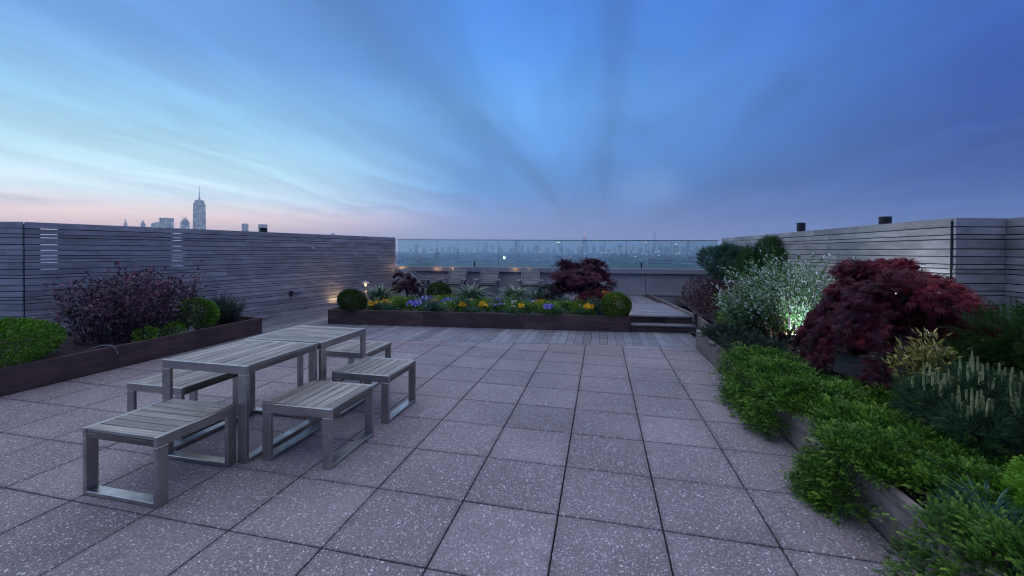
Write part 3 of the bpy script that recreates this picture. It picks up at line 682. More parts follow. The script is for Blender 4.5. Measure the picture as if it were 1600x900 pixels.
def juniper(name, label, pads, n, L, mat_, seed, out=(-1, 0), group='spreading junipers spilling over the right planter', cat='juniper'):
    """low mat of sprays; pads = (x, y, rx, ry, z_base, height)"""
    x0, y0 = pads[0][0], pads[0][1]; t = thing(name, label, cat, (x0, y0, .25), 0, group); r = np.random.default_rng(seed); PP = []; DD = []; tn = []
    w = np.array([p[2] * p[3] for p in pads]); w = w / w.sum()
    for (x, y, rx, ry, zb, hh), f in zip(pads, w):
        m_ = int(n * f); a = r.random(m_) * 2 * math.pi; q = np.sqrt(r.random(m_)); px, py = np.cos(a) * q, np.sin(a) * q
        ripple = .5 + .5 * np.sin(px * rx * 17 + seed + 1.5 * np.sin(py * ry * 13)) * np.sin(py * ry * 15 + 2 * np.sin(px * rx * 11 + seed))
        z = zb + hh * np.sqrt(np.clip(1 - q ** 2, 0, 1)) * (.30 + .66 * ripple) - r.random(m_) ** 2 * .09 * (1 - q)
        X_, Y_ = x + px * rx, y + py * ry
        over = np.clip(3.06 - X_, 0, 1); z = z - over * .75 - np.where(over > 0, r.random(m_) * .12, 0); z = np.maximum(z, .02)
        inb = (X_ > 2.985) & (z < .31); z[inb] = .31 + r.random(int(inb.sum())) * .03
        P = np.stack([X_ - x0, Y_ - y0, z - .25], -1)
        D = norm(np.stack([px * .9 + out[0] * .35, py * .9 + out[1] * .35, .45 + .25 * ripple - over * 2.4], -1) + r.normal(size=(m_, 3)) * .38)
        PP.append(P); DD.append(D); tn.append(np.clip(.08 + .55 * ripple + r.normal(size=m_) * .2, 0, 1))  # hollows between ripples get darker leaf tones: inner shade put into the colour
    P, D, tn = np.concatenate(PP), np.concatenate(DD), np.concatenate(tn)
    # gather the sprays into branch tips: a few tips, each a fan of short sprays with its own tone
    kc = 14; m0 = len(P) // kc; P0, D0, T0 = P[:m0 * kc:kc], D[:m0 * kc:kc], tn[:m0 * kc:kc]
    off = r.normal(size=(m0, kc, 3)) * np.array([1, 1, .8]) * L * .62; along = r.random((m0, kc, 1)) ** .7
    P = (P0[:, None] + off + D0[:, None] * (along - .6) * L * 3.6 + (r.random((m0, 1, 1)) < .10) * r.uniform(.02, .085, (m0, 1, 1)) * D0[:, None]).reshape(-1, 3)
    D = norm((norm(D0)[:, None] * 1.1 + off / (L * .62) * .5 + np.array([0, 0, .2])).reshape(-1, 3))
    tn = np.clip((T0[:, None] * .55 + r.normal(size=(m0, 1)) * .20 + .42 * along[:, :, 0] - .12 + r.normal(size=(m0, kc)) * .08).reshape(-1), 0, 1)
    P[:, 2] = np.maximum(P[:, 2], -.235)
    scatter_mesh('foliage', spray(5, .26, .40, -.1), P, spin(basis(D), r.normal(size=len(P)) * .6), L * r.uniform(.6, 1.3, len(P)), tn, mat_, t, .38)
    g_ = Geo()
    for i in range(26):
        k = r.integers(len(P)); g_.tube([(0 + r.normal() * .1, r.normal() * .1, 0), tuple(P[k] * .55 + np.array([0, 0, -.03])), tuple(P[k] + np.array([0, 0, -.05]))], [.012, .007, .003], 4, False)
    g_.build('stem', M_BARK, t); return t

def yucca(label, loc, rad, n, seed, mat_=G_YUC, group='variegated yuccas in the flower planter', name='yucca_plant', w=1.0):
    t = thing(name, label, 'yucca', loc, 0, group); r = np.random.default_rng(seed); a = r.random(n) * 6.283; el = r.uniform(.1, 1.5, n)
    D = np.stack([np.cos(a) * np.cos(el), np.sin(a) * np.cos(el), np.sin(el)], -1); P = D * .03
    scatter_mesh('leaf_rosette', strap(), P, basis(D), rad * r.uniform(.7, 1.15, n), r.random(n), mat_, t, .75, sx=np.full(n, w))
    Geo().tube([(0, 0, -.05), (0, 0, .06)], .03, 8).build('crown_base', M_BARK, t); return t
def tuft(name, label, cat, loc, rad, n, mat_, seed, group=None, w=.012, up=.9, droop=.35):
    t = thing(name, label, cat, loc, 0, group); r = np.random.default_rng(seed); a = r.random(n) * 6.283; el = np.clip(r.normal(up, .35, n), .1, 1.5); q = r.random(n) * rad * .35
    D = np.stack([np.cos(a) * np.cos(el), np.sin(a) * np.cos(el), np.sin(el)], -1); P = np.stack([np.cos(a) * q, np.sin(a) * q, np.zeros(n)], -1)
    scatter_mesh('blades', strap(4, w, droop), P, basis(D), rad * r.uniform(.6, 1.2, n), r.random(n), mat_, t, .2)
    return t
def petal_t():
    V = []; Fc = []
    for i in range(5):
        a = i * 2 * math.pi / 5; b = len(V); c, s = math.cos(a), math.sin(a)
        for x, y, z in ((0, 0, 0), (-.42, .55, .08), (0, 1, .02), (.42, .55, .08)): V.append((x * c + y * s, z, -x * s + y * c))
        Fc += [[b, b + 3, b + 1], [b + 1, b + 3, b + 2]]
    return (np.array(V, float), Fc)
def pansies(label, loc, rad, n, mat_, seed, group, h=.13, L=.03, name='pansy_clump'):
    t = thing(name, label, 'pansies', loc, 0, group); r = np.random.default_rng(seed)
    a = r.random(n) * 6.283; q = np.sqrt(r.random(n)) * rad; P = np.stack([np.cos(a) * q, np.sin(a) * q, h + r.random(n) * .07 - q * .25], -1)
    D = norm(np.stack([r.normal(.1, .35, n), -1 + r.normal(0, .35, n), r.normal(.45, .3, n)], -1))
    scatter_mesh('blossom', petal_t(), P, basis(D), L * 1.12 * r.uniform(.75, 1.2, n), r.random(n), mat_, t)
    m_ = n * 7; a = r.random(m_) * 6.283; q = np.sqrt(r.random(m_)) * rad * 1.15; Pl = np.stack([np.cos(a) * q, np.sin(a) * q, r.random(m_) * h * (1.1 - .5 * q / rad)], -1); Dl = norm(np.stack([np.cos(a), np.sin(a), r.random(m_) * .9], -1) + r.normal(size=(m_, 3)) * .4)
    scatter_mesh('foliage', LEAF, Pl, spin(basis(Dl), r.normal(size=m_)), .045 * r.uniform(.6, 1.2, m_), r.random(m_) * .8, G_BOX, t, sx=np.full(m_, .6)); return t

# ------------------------------------------------------------------ left planter plants
ball_shrub('boxwood_shrub', 'wide bright green clipped boxwood at the near end of the left planter', 'boxwood', (-5.50, .80, .22), .66, .64, .55, 13000, .034, G_BOX, 21, tonebias=.12, amp=.07)
stemmed('purple_shrub', 'tall loose shrub with dark purple leaves against the left slatted wall', 'shrub', (-5.62, 2.62, .24), 0.68, 1.04, 1.10, 110, 56, .072, G_PURP, 22, wl=.5, spread=.75, lean=.16, stem_m=M_RSTEM, jag=.6, start=.02, uneven=.42)
ball_shrub('boxwood_shrub', 'bright green boxwood right of the purple shrub in the left planter', 'boxwood', (-5.28, 3.36, .24), .33, .30, .52, 4200, .034, G_BOX, 24, tonebias=.08)
stemmed('yew_shrub', 'dark green needled shrub at the far end of the left planter', 'yew', (-5.35, 3.98, .24), .36, .36, .56, 90, 60, .045, G_YEW, 25, wl=.2, spread=.55, lean=.3, jag=.25, start=.1)
for i, (x, y) in enumerate(((-5.08, 2.75), (-5.1, 2.35))): ball_shrub('low_green_plant', ['small lime green plant under the purple shrub, nearer the yew', 'small lime green plant under the purple shrub, nearer the wide boxwood'][i], 'plant', (x, y, .24), .13, .16, .2, 420, .04, G_LIME, 30 + i, group='lime green plants at the foot of the purple shrub')
# drip hose loop over the left board
hose = thing('drip_hose', 'thin pale hose looping over the dark board of the left planter', 'hose'); Geo().tube([(-5.15, 1.66, .27), (-5.0, 1.70, .325), (-4.87, 1.73, .325), (-4.862, 1.78, .26), (-4.86, 1.80, .2)], .008, 6).build('tube', M_GREY, hose)

# ------------------------------------------------------------------ middle planter plants
def cz(x, y): return (x, y, ZC(x, y) - .01)
ball_shrub('boxwood_ball', 'round clipped boxwood at the left corner of the flower planter', 'boxwood', cz(-3.86, 5.86), .29, .29, .50, 8000, .030, G_BALL, 41, amp=.1, jit=1.2, depth=.4, tonebias=-.05, group='clipped boxwood balls')
ball_shrub('boxwood_ball', 'clipped boxwood ball standing in front of the leftmost slatted lounge chair', 'boxwood', cz(-2.55, 7.72), .31, .31, .52, 8000, .030, G_BALL, 42, amp=.1, jit=1.2, depth=.4, group='clipped boxwood balls')
ball_shrub('boxwood_ball', 'boxwood ball with lamplight yellow put into its leaf colour at the right corner beside the timber step', 'boxwood', cz(1.78, 6.52), .30, .30, .52, 8000, .030, G_YB, 43, amp=.1, jit=1.2, depth=.4, tonebias=.05, group='clipped boxwood balls')
ball_shrub('dark_shrub', 'dark olive shrub just left of the big maple in the flower planter', 'shrub', cz(.28, 7.5), .28, .28, .55, 2600, .032, G_YEW, 44)
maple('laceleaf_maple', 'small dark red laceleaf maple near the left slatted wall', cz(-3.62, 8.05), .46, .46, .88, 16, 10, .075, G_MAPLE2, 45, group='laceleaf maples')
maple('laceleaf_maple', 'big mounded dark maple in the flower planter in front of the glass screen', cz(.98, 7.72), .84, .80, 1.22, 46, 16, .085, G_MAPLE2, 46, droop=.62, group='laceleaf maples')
ball_shrub('crimson_shrub', 'low crimson shrub between the big maple and the yellow green boxwood ball', 'shrub', cz(1.38, 7.0), .42, .30, .46, 3200, .04, G_RED, 47, amp=.2, jit=1.3)
yucca('broad variegated yucca under the copper path lamp', cz(-3.75, 6.9), .60, 380, 51, w=1.5)
yucca('dark spiky yucca in front of the second lounge chair', cz(-1.65, 7.55), .62, 560, 52, w=.95)
yucca('spiky yucca behind the lavender mound', cz(-.62, 8.0), .62, 560, 53, w=.95)
yucca('low spiky yucca left of the dark olive shrub', cz(-.05, 7.9), .52, 340, 54, w=.95)
stemmed('lavender_mound', 'grey green lavender mound in the middle of the flower planter', 'lavender', cz(-.42, 7.02), .32, .28, .42, 120, 30, .045, G_LAV, 55, wl=.16, spread=.4, lean=.35, jag=.18, start=.1, stem_m=M_STEM)
for i, (x, y) in enumerate(((-3.1, 6.02), (-1.95, 6.15), (-1.2, 6.2), (-.35, 6.3), (.55, 6.42), (-2.35, 6.5), (1.15, 6.5))):
    tuft('grassy_tuft', ['grey green tuft beside the yellow pansies at the left of the flower planter', 'fine tuft near the front board below the clipped ball', 'fine tuft left of the lone yellow pansy', 'fine tuft at the middle of the front board', 'grassy tuft in front of the big maple', 'tuft behind the violet pansies', 'grassy tuft beside the orange pansies by the yellow green ball'][i], 'grass tuft', cz(x, y), .27, 420, G_TUFT, 60 + i, 'grey green tufts along the flower planter', .016, .85)
for i, (x, y, rx, ry) in enumerate(((-3.05, 6.55, .35, .22), (-1.1, 6.75, .75, .3), (-.1, 6.62, .5, .25), (.75, 6.9, .55, .3), (-2.2, 7.1, .4, .3), (.3, 6.45, .35, .16), (-1.7, 6.42, .3, .15))):
    ball_shrub('sedum_mat', ['lime green mat behind the left yellow pansies', 'wide lime green mat in front of the spiky yucca', 'lime mat in front of the lavender', 'lime mat at the foot of the big maple', 'green mat in front of the middle boxwood ball', 'small lime mat near the front board', 'small lime mat near the violet pansies'][i], 'ground cover', cz(x, y), rx, ry, .24, int(5200 * rx * ry * 2.2) + 500, .032, G_SED, 70 + i, 'lime green mats in the flower planter', up=.9, amp=.3, jit=1.2, tonebias=.08)
GY, GP = 'yellow pansy clumps', 'violet pansy clumps'
for i, (x, y, rd, n) in enumerate(((-3.38, 6.0, .13, 16), (-3.25, 6.22, .10, 9), (-2.15, 6.35, .10, 12), (-1.42, 6.22, .06, 6), (-1.02, 6.42, .10, 12), (.12, 6.95, .09, 10), (-.15, 6.22, .05, 6), (1.22, 6.42, .09, 14), (1.55, 7.15, .07, 8))):
    pansies(['large yellow pansy clump beside the left boxwood ball', 'small yellow pansy clump above the large one at the left', 'yellow pansy clump behind the first violet clump', 'lone yellow pansy on the front board left of the middle', 'yellow pansy clump below the middle boxwood ball', 'yellow pansies right of the lavender mound', 'single yellow pansy at the middle of the front board', 'orange yellow pansies beside the yellow green boxwood ball', 'orange flowers in the crimson shrub'][i], cz(x, y), rd * 1.1, int(n * 1.8), F_YEL, 80 + i, GY, h=.19 if i < 8 else .42, L=.034)
for i, (x, y, rd, n) in enumerate(((-3.0, 6.5, .06, 7), (-2.5, 6.12, .15, 20), (-2.0, 6.9, .22, 20), (-1.5, 7.0, .14, 12), (-.85, 7.35, .12, 10), (.02, 7.15, .12, 9), (.42, 6.30, .09, 14), (.35, 7.0, .05, 4), (-2.6, 6.9, .16, 12))):
    pansies(['small violet pansy clump below the variegated yucca', 'violet pansy clump on the front board at the left', 'pale violet pansies in front of the middle boxwood ball', 'pale violet pansies left of the spiky yucca', 'pale violet flowers behind the lavender', 'violet pansies behind the yellow clump right of the lavender', 'violet pansy clump on the front board in front of the maple', 'tiny violet flowers at the foot of the maple', 'pale violet pansies behind the left lime mat'][i], cz(x, y), rd * 1.15, int(n * 1.7), F_PUR, 90 + i, GP, h=.18, L=.030)
mixl = ['small olive herb mound', 'small blue green herb mound', 'small bright green herb mound', 'small dark green herb mound']
mixm = [G_BALL, G_LAV, G_SED, G_TUFT]; nearby = ['beside the left boxwood ball', 'near the front board on the left', 'behind the violet clumps', 'at the middle of the bed', 'left of the lavender mound', 'in front of the lavender mound', 'near the foot of the big maple', 'beside the orange pansies']
qq = random.Random(8)
for i in range(16):
    u_ = CU0 + .5 + (i + qq.uniform(.1, .9)) * (CU1 - CU0 - 1.1) / 16; v_ = qq.uniform(6.3, 7.5); c = uv(u_, v_); k = i % 4
    stemmed('herb_mound', '%s %s, %s' % (mixl[k], nearby[i // 2], 'toward the front' if v_ < 6.9 else 'toward the back'), 'herb', cz(c[0], c[1]), .2, .18, qq.uniform(.26, .42), 46, 26, .05, mixm[k], 300 + i, wl=.3, spread=.5, lean=.4, jag=.3, start=.1, stem_m=M_STEM, group='small herb mounds in the flower planter')
for i in range(6):
    u_ = CU0 + .9 + i * .95 + qq.uniform(-.2, .2); c = uv(u_, qq.uniform(6.5, 7.3))
    pansies('small scattered %s pansies %s' % (('yellow', 'pale violet')[i % 2], nearby[i + 1]), cz(c[0], c[1]), .17, 16, (F_YEL, F_PUR)[i % 2], 400 + i, (GY, GP)[i % 2], h=.2, L=.024)
tv_ = np.random.default_rng(12); nW = 260; a_ = tv_.uniform(CU0 + .3, CU1 - .7, nW); b_ = tv_.uniform(6.25, 7.6, nW); kW = np.sin(a_ * 3.1) + tv_.normal(size=nW) * .5 > .1; a_, b_ = a_[kW], b_[kW]
PW_ = np.stack([EX.x * a_ + EY.x * b_, EX.y * a_ + EY.y * b_, .42 + tv_.random(len(a_)) * .12], -1); DW_ = norm(np.stack([tv_.normal(0, .3, len(a_)), -1 + 0 * a_, tv_.normal(.5, .3, len(a_))], -1))
tag(scatter_mesh('small_blossoms', petal_t(), PW_, basis(DW_), .020 * tv_.uniform(.7, 1.3, len(a_)), tv_.random(len(a_)), F_WHT, None), 'tiny pale blossoms over the flower bed', None, None, 'stuff')
# loose low greenery between the clumps
r = np.random.default_rng(5); n = 9000
uu_ = r.uniform(CU0 + .08, CU1 - .08, n); vv_ = 6.18 + r.random(n) ** 1.3 * 2.6
gx = EX.x * uu_ + EY.x * vv_; gy = EX.y * uu_ + EY.y * vv_
pt = np.sin(gx * 5) * np.sin(gy * 4 + 1) + r.normal(size=n) * .35 > .0
P = np.stack([gx, gy, .27 + .02 * np.sin(gx * 2) + r.random(n) * .06], -1)[pt]
D = norm(np.stack([r.normal(size=len(P)), r.normal(size=len(P)), np.abs(r.normal(size=len(P))) + .5], -1))
tag(scatter_mesh('ground_cover', LEAF, P, spin(basis(D), r.normal(size=len(P))), .045 * r.uniform(.5, 1.3, len(P)), r.random(len(P)), G_LAV, None, sx=np.full(len(P), .45)), 'low grey green foliage between the flower clumps', None, None, 'stuff')

# ------------------------------------------------------------------ right planter plants
def rz_(x, y, d=0): return (x, y, ZR(x, y) + d)
ball_shrub('barberry_shrub', 'dark purple barberry beside the raised deck at the end of the right planter', 'barberry', rz_(3.78, 6.85), .50, .52, .76, 7000, .046, G_BARB, 101, amp=.36, jit=1.8, depth=.5, wl=.5)
ball_shrub('low_green_plant', 'small round green shrub at the foot of the barberry', 'shrub', rz_(3.66, 5.75), .17, .17, .34, 1300, .03, G_BOX, 102)
pine('pine_shrub', 'dark blue green pine left of the white margined shrub, against the glass screen', rz_(4.45, 8.85), [(-.36, -.05, 1.12, .30), (.02, .1, 1.2, .28), (.36, 0, 1.14, .30), (-.15, -.3, .86, .30), (.25, -.25, .80, .32), (.5, -.1, .6, .3), (0, 0, .5, .3), (.55, .1, .9, .25)], .115, G_BLUEP, 103, 420, 5, 'pines against the right wall', cl=.10)
pine('pine_shrub', 'dark green pine whose round top stands against the right wall', rz_(4.95, 7.6), [(.02, .0, 1.34, .26), (-.32, .1, 1.10, .24), (.2, -.15, 1.1, .28), (-.45, -.1, .8, .3), (-.1, -.2, .85, .34), (.15, 0, .6, .3)], .10, G_PINE, 104, 420, 3, 'pines against the right wall', cl=.08)
def tw(r, s, P): return np.clip(.15 + .85 * (r.random(len(s)) ** 1.1) * (.55 + .55 * s), 0, 1)
stemmed('white_margined_shrub', 'tall airy shrub with white margined leaves in front of the right wall', 'shrub', rz_(4.24, 4.70), .90, .76, 1.42, 160, 52, .056, G_WHT, 105, wl=.45, spread=.35, lean=.25, jag=.5, tonef=tw, start=.12, uneven=.4)
stemmed('white_margined_shrub', 'smaller white margined shrub nearest the timber step, beside the taller one', 'shrub', rz_(3.74, 4.95), .48, .5, .92, 75, 46, .054, G_WHT, 106, wl=.45, spread=.35, lean=.2, jag=.5, tonef=tw, start=.12, uneven=.4)
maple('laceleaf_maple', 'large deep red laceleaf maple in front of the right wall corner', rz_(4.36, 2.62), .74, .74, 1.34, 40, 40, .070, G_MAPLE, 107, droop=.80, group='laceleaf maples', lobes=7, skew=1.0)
def tg(r, s, P): return np.clip(r.random(len(s)) ** .8, 0, 1)
stemmed('gold_margined_shrub', 'upright shrub with narrow gold margined leaves behind the candled pine', 'shrub', rz_(4.16, 1.80, .0), .19, .19, .64, 34, 50, .058, G_GOLD, 108, wl=.26, spread=.5, lean=.2, jag=.3, tonef=tg, start=.1)
stemmed('glossy_shrub', 'dark glossy leaved shrub right of the gold margined shrub', 'shrub', rz_(4.42, 1.80, .0), .18, .18, .56, 22, 38, .05, G_EUO, 109, wl=.4, spread=.5, lean=.2, jag=.3, start=.1)
for i, (x, y, rx, h_, sd_) in enumerate(((4.72, 1.75, .30, .62, 110), (5.05, 1.35, .36, .66, 111), (4.75, 1.15, .30, .50, 112), (5.2, 2.2, .4, .6, 113))):
    t = thing('feathery_conifer', ['feathery green conifer behind the candled pine', 'feathery conifer at the right edge in front of the wall', 'low feathery conifer right of the candled pine', 'dim feathery conifer below the dark wall return'][i], 'conifer', rz_(x, y), 0, 'feathery conifers below the right wall')
    P, N, r = blob_points(1500, rx, rx, h_ / 2, sd_, .5, .35, -.7); P[:, 2] += h_ / 2; d = norm(N * np.array([1, 1, .4]) + np.array([0, 0, .35]) + r.normal(size=P.shape) * .25)
    scatter_mesh('foliage', spray(8, .08, .36), P, spin(basis(d), r.normal(size=len(d)) * .4), .15 * r.uniform(.6, 1.2, len(P)), np.clip(r.normal(.45, .2, len(P)), 0, 1), G_EUO, t, .3); twigs(t, h_, 10, (rx, rx), sd_)
pine('mugo_pine', 'low pine with many pale upright candles near the right edge', rz_(4.02, .86, -.03), [(-.30, .12, .30, .17), (-.05, .1, .36, .20), (.18, .0, .34, .18), (-.25, -.15, .22, .16), (.05, -.15, .26, .18), (.42, -.02, .28, .18), (.3, -.22, .22, .16)], .080, G_MUGO, 114, 260, 26, None, 'pine', cl=.11)
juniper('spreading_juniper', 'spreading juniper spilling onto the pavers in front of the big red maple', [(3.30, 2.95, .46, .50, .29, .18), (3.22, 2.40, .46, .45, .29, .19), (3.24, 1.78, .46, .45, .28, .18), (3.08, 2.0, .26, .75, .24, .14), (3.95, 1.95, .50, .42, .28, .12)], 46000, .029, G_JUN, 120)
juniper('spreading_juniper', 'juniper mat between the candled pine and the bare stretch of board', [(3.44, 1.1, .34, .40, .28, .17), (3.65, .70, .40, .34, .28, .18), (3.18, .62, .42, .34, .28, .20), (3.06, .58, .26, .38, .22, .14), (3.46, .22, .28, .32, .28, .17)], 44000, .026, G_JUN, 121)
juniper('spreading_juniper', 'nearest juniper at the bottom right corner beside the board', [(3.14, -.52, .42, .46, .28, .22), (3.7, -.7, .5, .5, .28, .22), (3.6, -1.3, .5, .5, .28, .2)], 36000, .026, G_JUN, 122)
ball_shrub('lime_shrub', 'lime green spreading shrub at the right edge above the nearest juniper', 'shrub', rz_(3.72, -.06, -.04), .28, .30, .28, 4600, .045, G_LIME, 123, tmpl=spray(4, .3, .45, -.1), wl=1.0, amp=.25, jit=1.3, tonebias=.1, mixtone=.3)
tuft('blue_fescue', 'small blue green grass tuft between the juniper mats', 'grass tuft', (3.33, -.02, .28), .20, 520, G_FES, 124, None, .010, 1.0, .3)
juniper('low_juniper', 'dull low ground cover juniper behind the far end of the right board', [(3.42, 4.6, .34, .55, .27, .07), (3.4, 3.7, .34, .5, .27, .08)], 2300, .07, G_DARKC, 125, group=None)
# mulch chips and fallen leaves
tv = np.array([[-.5, -.5, 0], [.5, -.4, .1], [.45, .5, 0], [-.5, .4, .12]], float); CH = (tv, [[0, 1, 2], [0, 2, 3]])
n = 9000; r = np.random.default_rng(9); x = r.uniform(3.12, 5.15, n); y = r.uniform(-1.5, 7.5, n); k = ~((y > 5.2) & (x < 3.45)); x, y = x[k], y[k]; n = len(x)
D = norm(np.stack([r.normal(size=n), r.normal(size=n), r.normal(size=n) * .25], -1))
P = np.stack([x, y, .272 + .05 * np.maximum(0, x - 3.2) + .012 * np.sin(x * 9.1 + y * 4) + .01 * np.sin(y * 11 - x * 3)], -1)
G_CHIP = leaf_mat('bark_chip', [(0, (.03, .022, .02)), (.7, (.09, .062, .052)), (1, (.24, .19, .15))], .9, .2, 0.0)
tag(scatter_mesh('bark_chips', CH, P, spin(basis(D), r.normal(size=n) * .3), .045 * r.uniform(.5, 1.4, n), r.random(n) ** 1.6, G_CHIP, None, sx=r.uniform(.3, .8, n)), 'loose bark chips over the right planter', None, None, 'stuff')

# ------------------------------------------------------------------ path lamps
def path_lamp(label, loc, h, power, color, cap=.085, m=M_WARM):
    t = thing('path_lamp', label, 'path lamp', loc, 0, 'copper path lamps in the planters')
    Geo().tube([(0, 0, -.05), (0, 0, h)], .011, 8).build('post', M_COPPER, t)
    n = 10; V = [(0, 0, h + .075)]; V += [(math.cos(2 * math.pi * i / n) * cap, math.sin(2 * math.pi * i / n) * cap, h + .01) for i in range(n)]; V += [(math.cos(2 * math.pi * i / n) * cap * .94, math.sin(2 * math.pi * i / n) * cap * .94, h + .004) for i in range(n)]; V += [(0, 0, h + .055)]
    Fc = [[0, 1 + i, 1 + (i + 1) % n] for i in range(n)] + [[1 + i, n + 1 + i, n + 1 + (i + 1) % n, 1 + (i + 1) % n] for i in range(n)] + [[2 * n + 1, n + 1 + (i + 1) % n, n + 1 + i] for i in range(n)]
    mesh_obj('shade', V, Fc, M_COPPER, t)
    Geo().tube([(0, 0, h - .05), (0, 0, h - .02), (0, 0, h + .02)], [.018, .026, .018], 8).build('bulb', m, t)
    L = bpy.data.lights.new('lamp_glow', 'POINT'); L.energy = power; L.color = color; L.shadow_soft_size = .03; lo = bpy.data.objects.new('lamp_glow', L); link(lo, t); lo.location = (0, -.0, h - .075)
    return t
path_lamp('copper path lamp lit beside the left slatted wall behind the variegated yucca', (-4.30, 7.15, .27), .50, 5, (1, .6, .3), .125)
path_lamp('lit path lamp behind the yellow green boxwood ball', (1.78, 7.05, .27), .42, 7, (1, .62, .25), .08)
path_lamp('lit path lamp inside the white margined shrub', (4.28, 4.98, .28), .26, 40, (1, .66, .35), .09)
# small up-lights
def uplight(label, loc, power, color, rot=(0, 0, 0), m=M_WHITEL):
    t = thing('garden_spotlight', label, 'spotlight', loc, 0, 'small garden spotlights'); Geo().tube([(0, 0, -.05), (0, 0, .06)], .008, 6).build('spike', M_DARK, t)
    Geo().tube([(0, 0, .05), (0, 0, .12)], [.022, .034], 10).build('head', M_DARK, t); Geo().tube([(0, 0, .118), (0, 0, .124)], [.026, .026], 10).build('lens', m, t)
    L = bpy.data.lights.new('spot_glow', 'SPOT'); L.energy = power; L.color = color; L.spot_size = R_(120); L.spot_blend = .9; L.shadow_soft_size = .03; lo = bpy.data.objects.new('spot_glow', L); link(lo, t); lo.location = (0, 0, .14); lo.rotation_euler = rot
uplight('small spotlight washing the slatted wall behind the white margined shrub', (4.72, 6.62, .36), 30, (.72, .84, 1), (0, R_(252), 0))
uplight('small cool white spotlight inside the white margined shrub', (4.22, 4.50, .30), 62, (.62, .78, 1), (0, R_(186), 0))
uplight('small spotlight behind the large deep red maple', (4.98, 3.75, .33), 90, (.9, .92, 1), (0, R_(200), 0))
uplight('small warm spotlight at the foot of the left slatted wall behind the boxwood ball', (-5.38, 7.72, .0), 5.5, (1, .68, .36), (0, R_(145), 0), M_WARM)

# ------------------------------------------------------------------ benches and tables
def furniture(name, label, cat, L, Wd, Hh, nsl, loc, rz, group):
    """slats run along local x between two end frames; foot rails join the legs along x"""
    t = thing(name, label, cat, loc, rz, group); th, lw, rh = .03, .076, .066
    for s in (-1, 1):
        x = s * (L / 2 - th / 2)
        box('top_rail', (th, Wd, rh), (x, 0, Hh - rh / 2), M_STEEL, t, .003)
        for q in (-1, 1): box('leg', (th, lw, Hh - rh - .001), (x, q * (Wd / 2 - lw / 2), (Hh - rh) / 2), M_STEEL, t, .003)
    for q in (-1, 1): box('foot_rail', (L - 2 * th - .002, lw, .028), (0, q * (Wd / 2 - lw / 2), .016), M_STEEL, t, .003)
    n = nsl; w = Wd / n
    for i in range(n): box('slat', (L - 2 * th - .004, w - .010, .024), (0, -Wd / 2 + w * (i + .5), Hh - .014 + rnd.uniform(-.001, .001)), M_TEAK, t, .0025, (0, rnd.uniform(-.002, .002), 0))
    for q in (-1, 1): box('side_board', (L - 2 * th - .004, .022, rh - .03), (0, q * (Wd / 2 - .013), Hh - .028 - (rh - .03) / 2), M_TEAKD, t, .002)
    box('cross_brace', (.04, Wd - .06, .03), (0, 0, Hh - .044), M_TEAKD, t, .002)
    return t
def clone(o, loc, rz, label):
    c = o.copy(); COL.objects.link(c); c.location = loc; c.rotation_euler = (0, 0, rz); c['label'] = label
    for ch in o.children:
        d = ch.copy(); COL.objects.link(d); d.parent = c
    return c
GB, GT = 'slatted benches with steel frames around the tables', 'slatted tables with steel frames'
HP = math.pi / 2
bA = furniture('slatted_bench', 'nearest bench, its slats running crosswise, left of the table corner', 'bench', .62, .60, .445, 7, (-1.52, -.25, 0), 0, GB)
clone(bA, (-.75, .44, 0), HP, 'bench in front of the open side of the near table, between two others')
clone(bA, (-.75, 1.32, 0), HP, 'rightmost bench, beside the far table')
clone(bA, (-1.42, 2.06, 0), HP, 'farthest bench, mostly hidden behind the far table')
clone(bA, (-2.26, .56, 0), HP, 'leftmost bench, behind the near table leg')
tA = furniture('slatted_table', 'near square table with slats running away from the viewer', 'table', .84, .80, .74, 9, (-1.52, .47, 0), HP, GT)
clone(tA, (-1.52, 1.32, 0), 0, 'far square table with crosswise slats, touching the near one')

# ------------------------------------------------------------------ lounge chairs on the raised deck
def lounge(label, loc, rz, first=None):
    if first is not None: return clone(first, loc, rz, label)
    t = thing('lounge_chair', label, 'lounge chair', loc, rz, 'slatted lounge chairs facing the terrace')
    for i in range(7): box('seat_slat', (.50, .07, .02), (0, -.42 + i * .082, .36 - i * .013), M_LOUNGE, t)
    a = R_(34)
    for i in range(9): s = .05 + i * .082; box('back_slat', (.50, .075, .02), (0, .12 + s * math.cos(a), .30 + s * math.sin(a) + .04), M_LOUNGE, t, .002, (a, 0, 0))
    for sx in (-1, 1):
        box('arm', (.11, .66, .022), (sx * .33, -.12, .47), M_LOUNGE, t); box('leg', (.03, .10, .456), (sx * .285, -.40, .228), M_LOUNGE, t)
        box('rear_leg', (.03, .10, .456), (sx * .285, .18, .228), M_LOUNGE, t); box('side_rail', (.022, .62, .09), (sx * .262, -.10, .28), M_LOUNGE, t)
        box('back_rail', (.03, .62, .04), (sx * .265, .33, .53), M_LOUNGE, t, .003, (a, 0, 0))
    return t
c0 = uv(-1.62, 9.75); l0 = lounge('lounge chair behind the middle boxwood ball', (c0[0], c0[1], .3), A_B + .0)
for u_, v_, lb in ((-.62, 9.75, 'second lounge chair, behind the spiky yucca'), (.62, 9.75, 'third lounge chair, partly behind the dark maple'), (2.62, 9.7, 'lounge chair right of the big maple in the flower planter')):
    c = uv(u_, v_); lounge(lb, (c[0], c[1], .3), A_B + .02, l0)
c = uv(-2.55, 9.6); lounge('lounge chair turned sideways by the left maple', (c[0], c[1], .3), A_B + 1.25, l0)

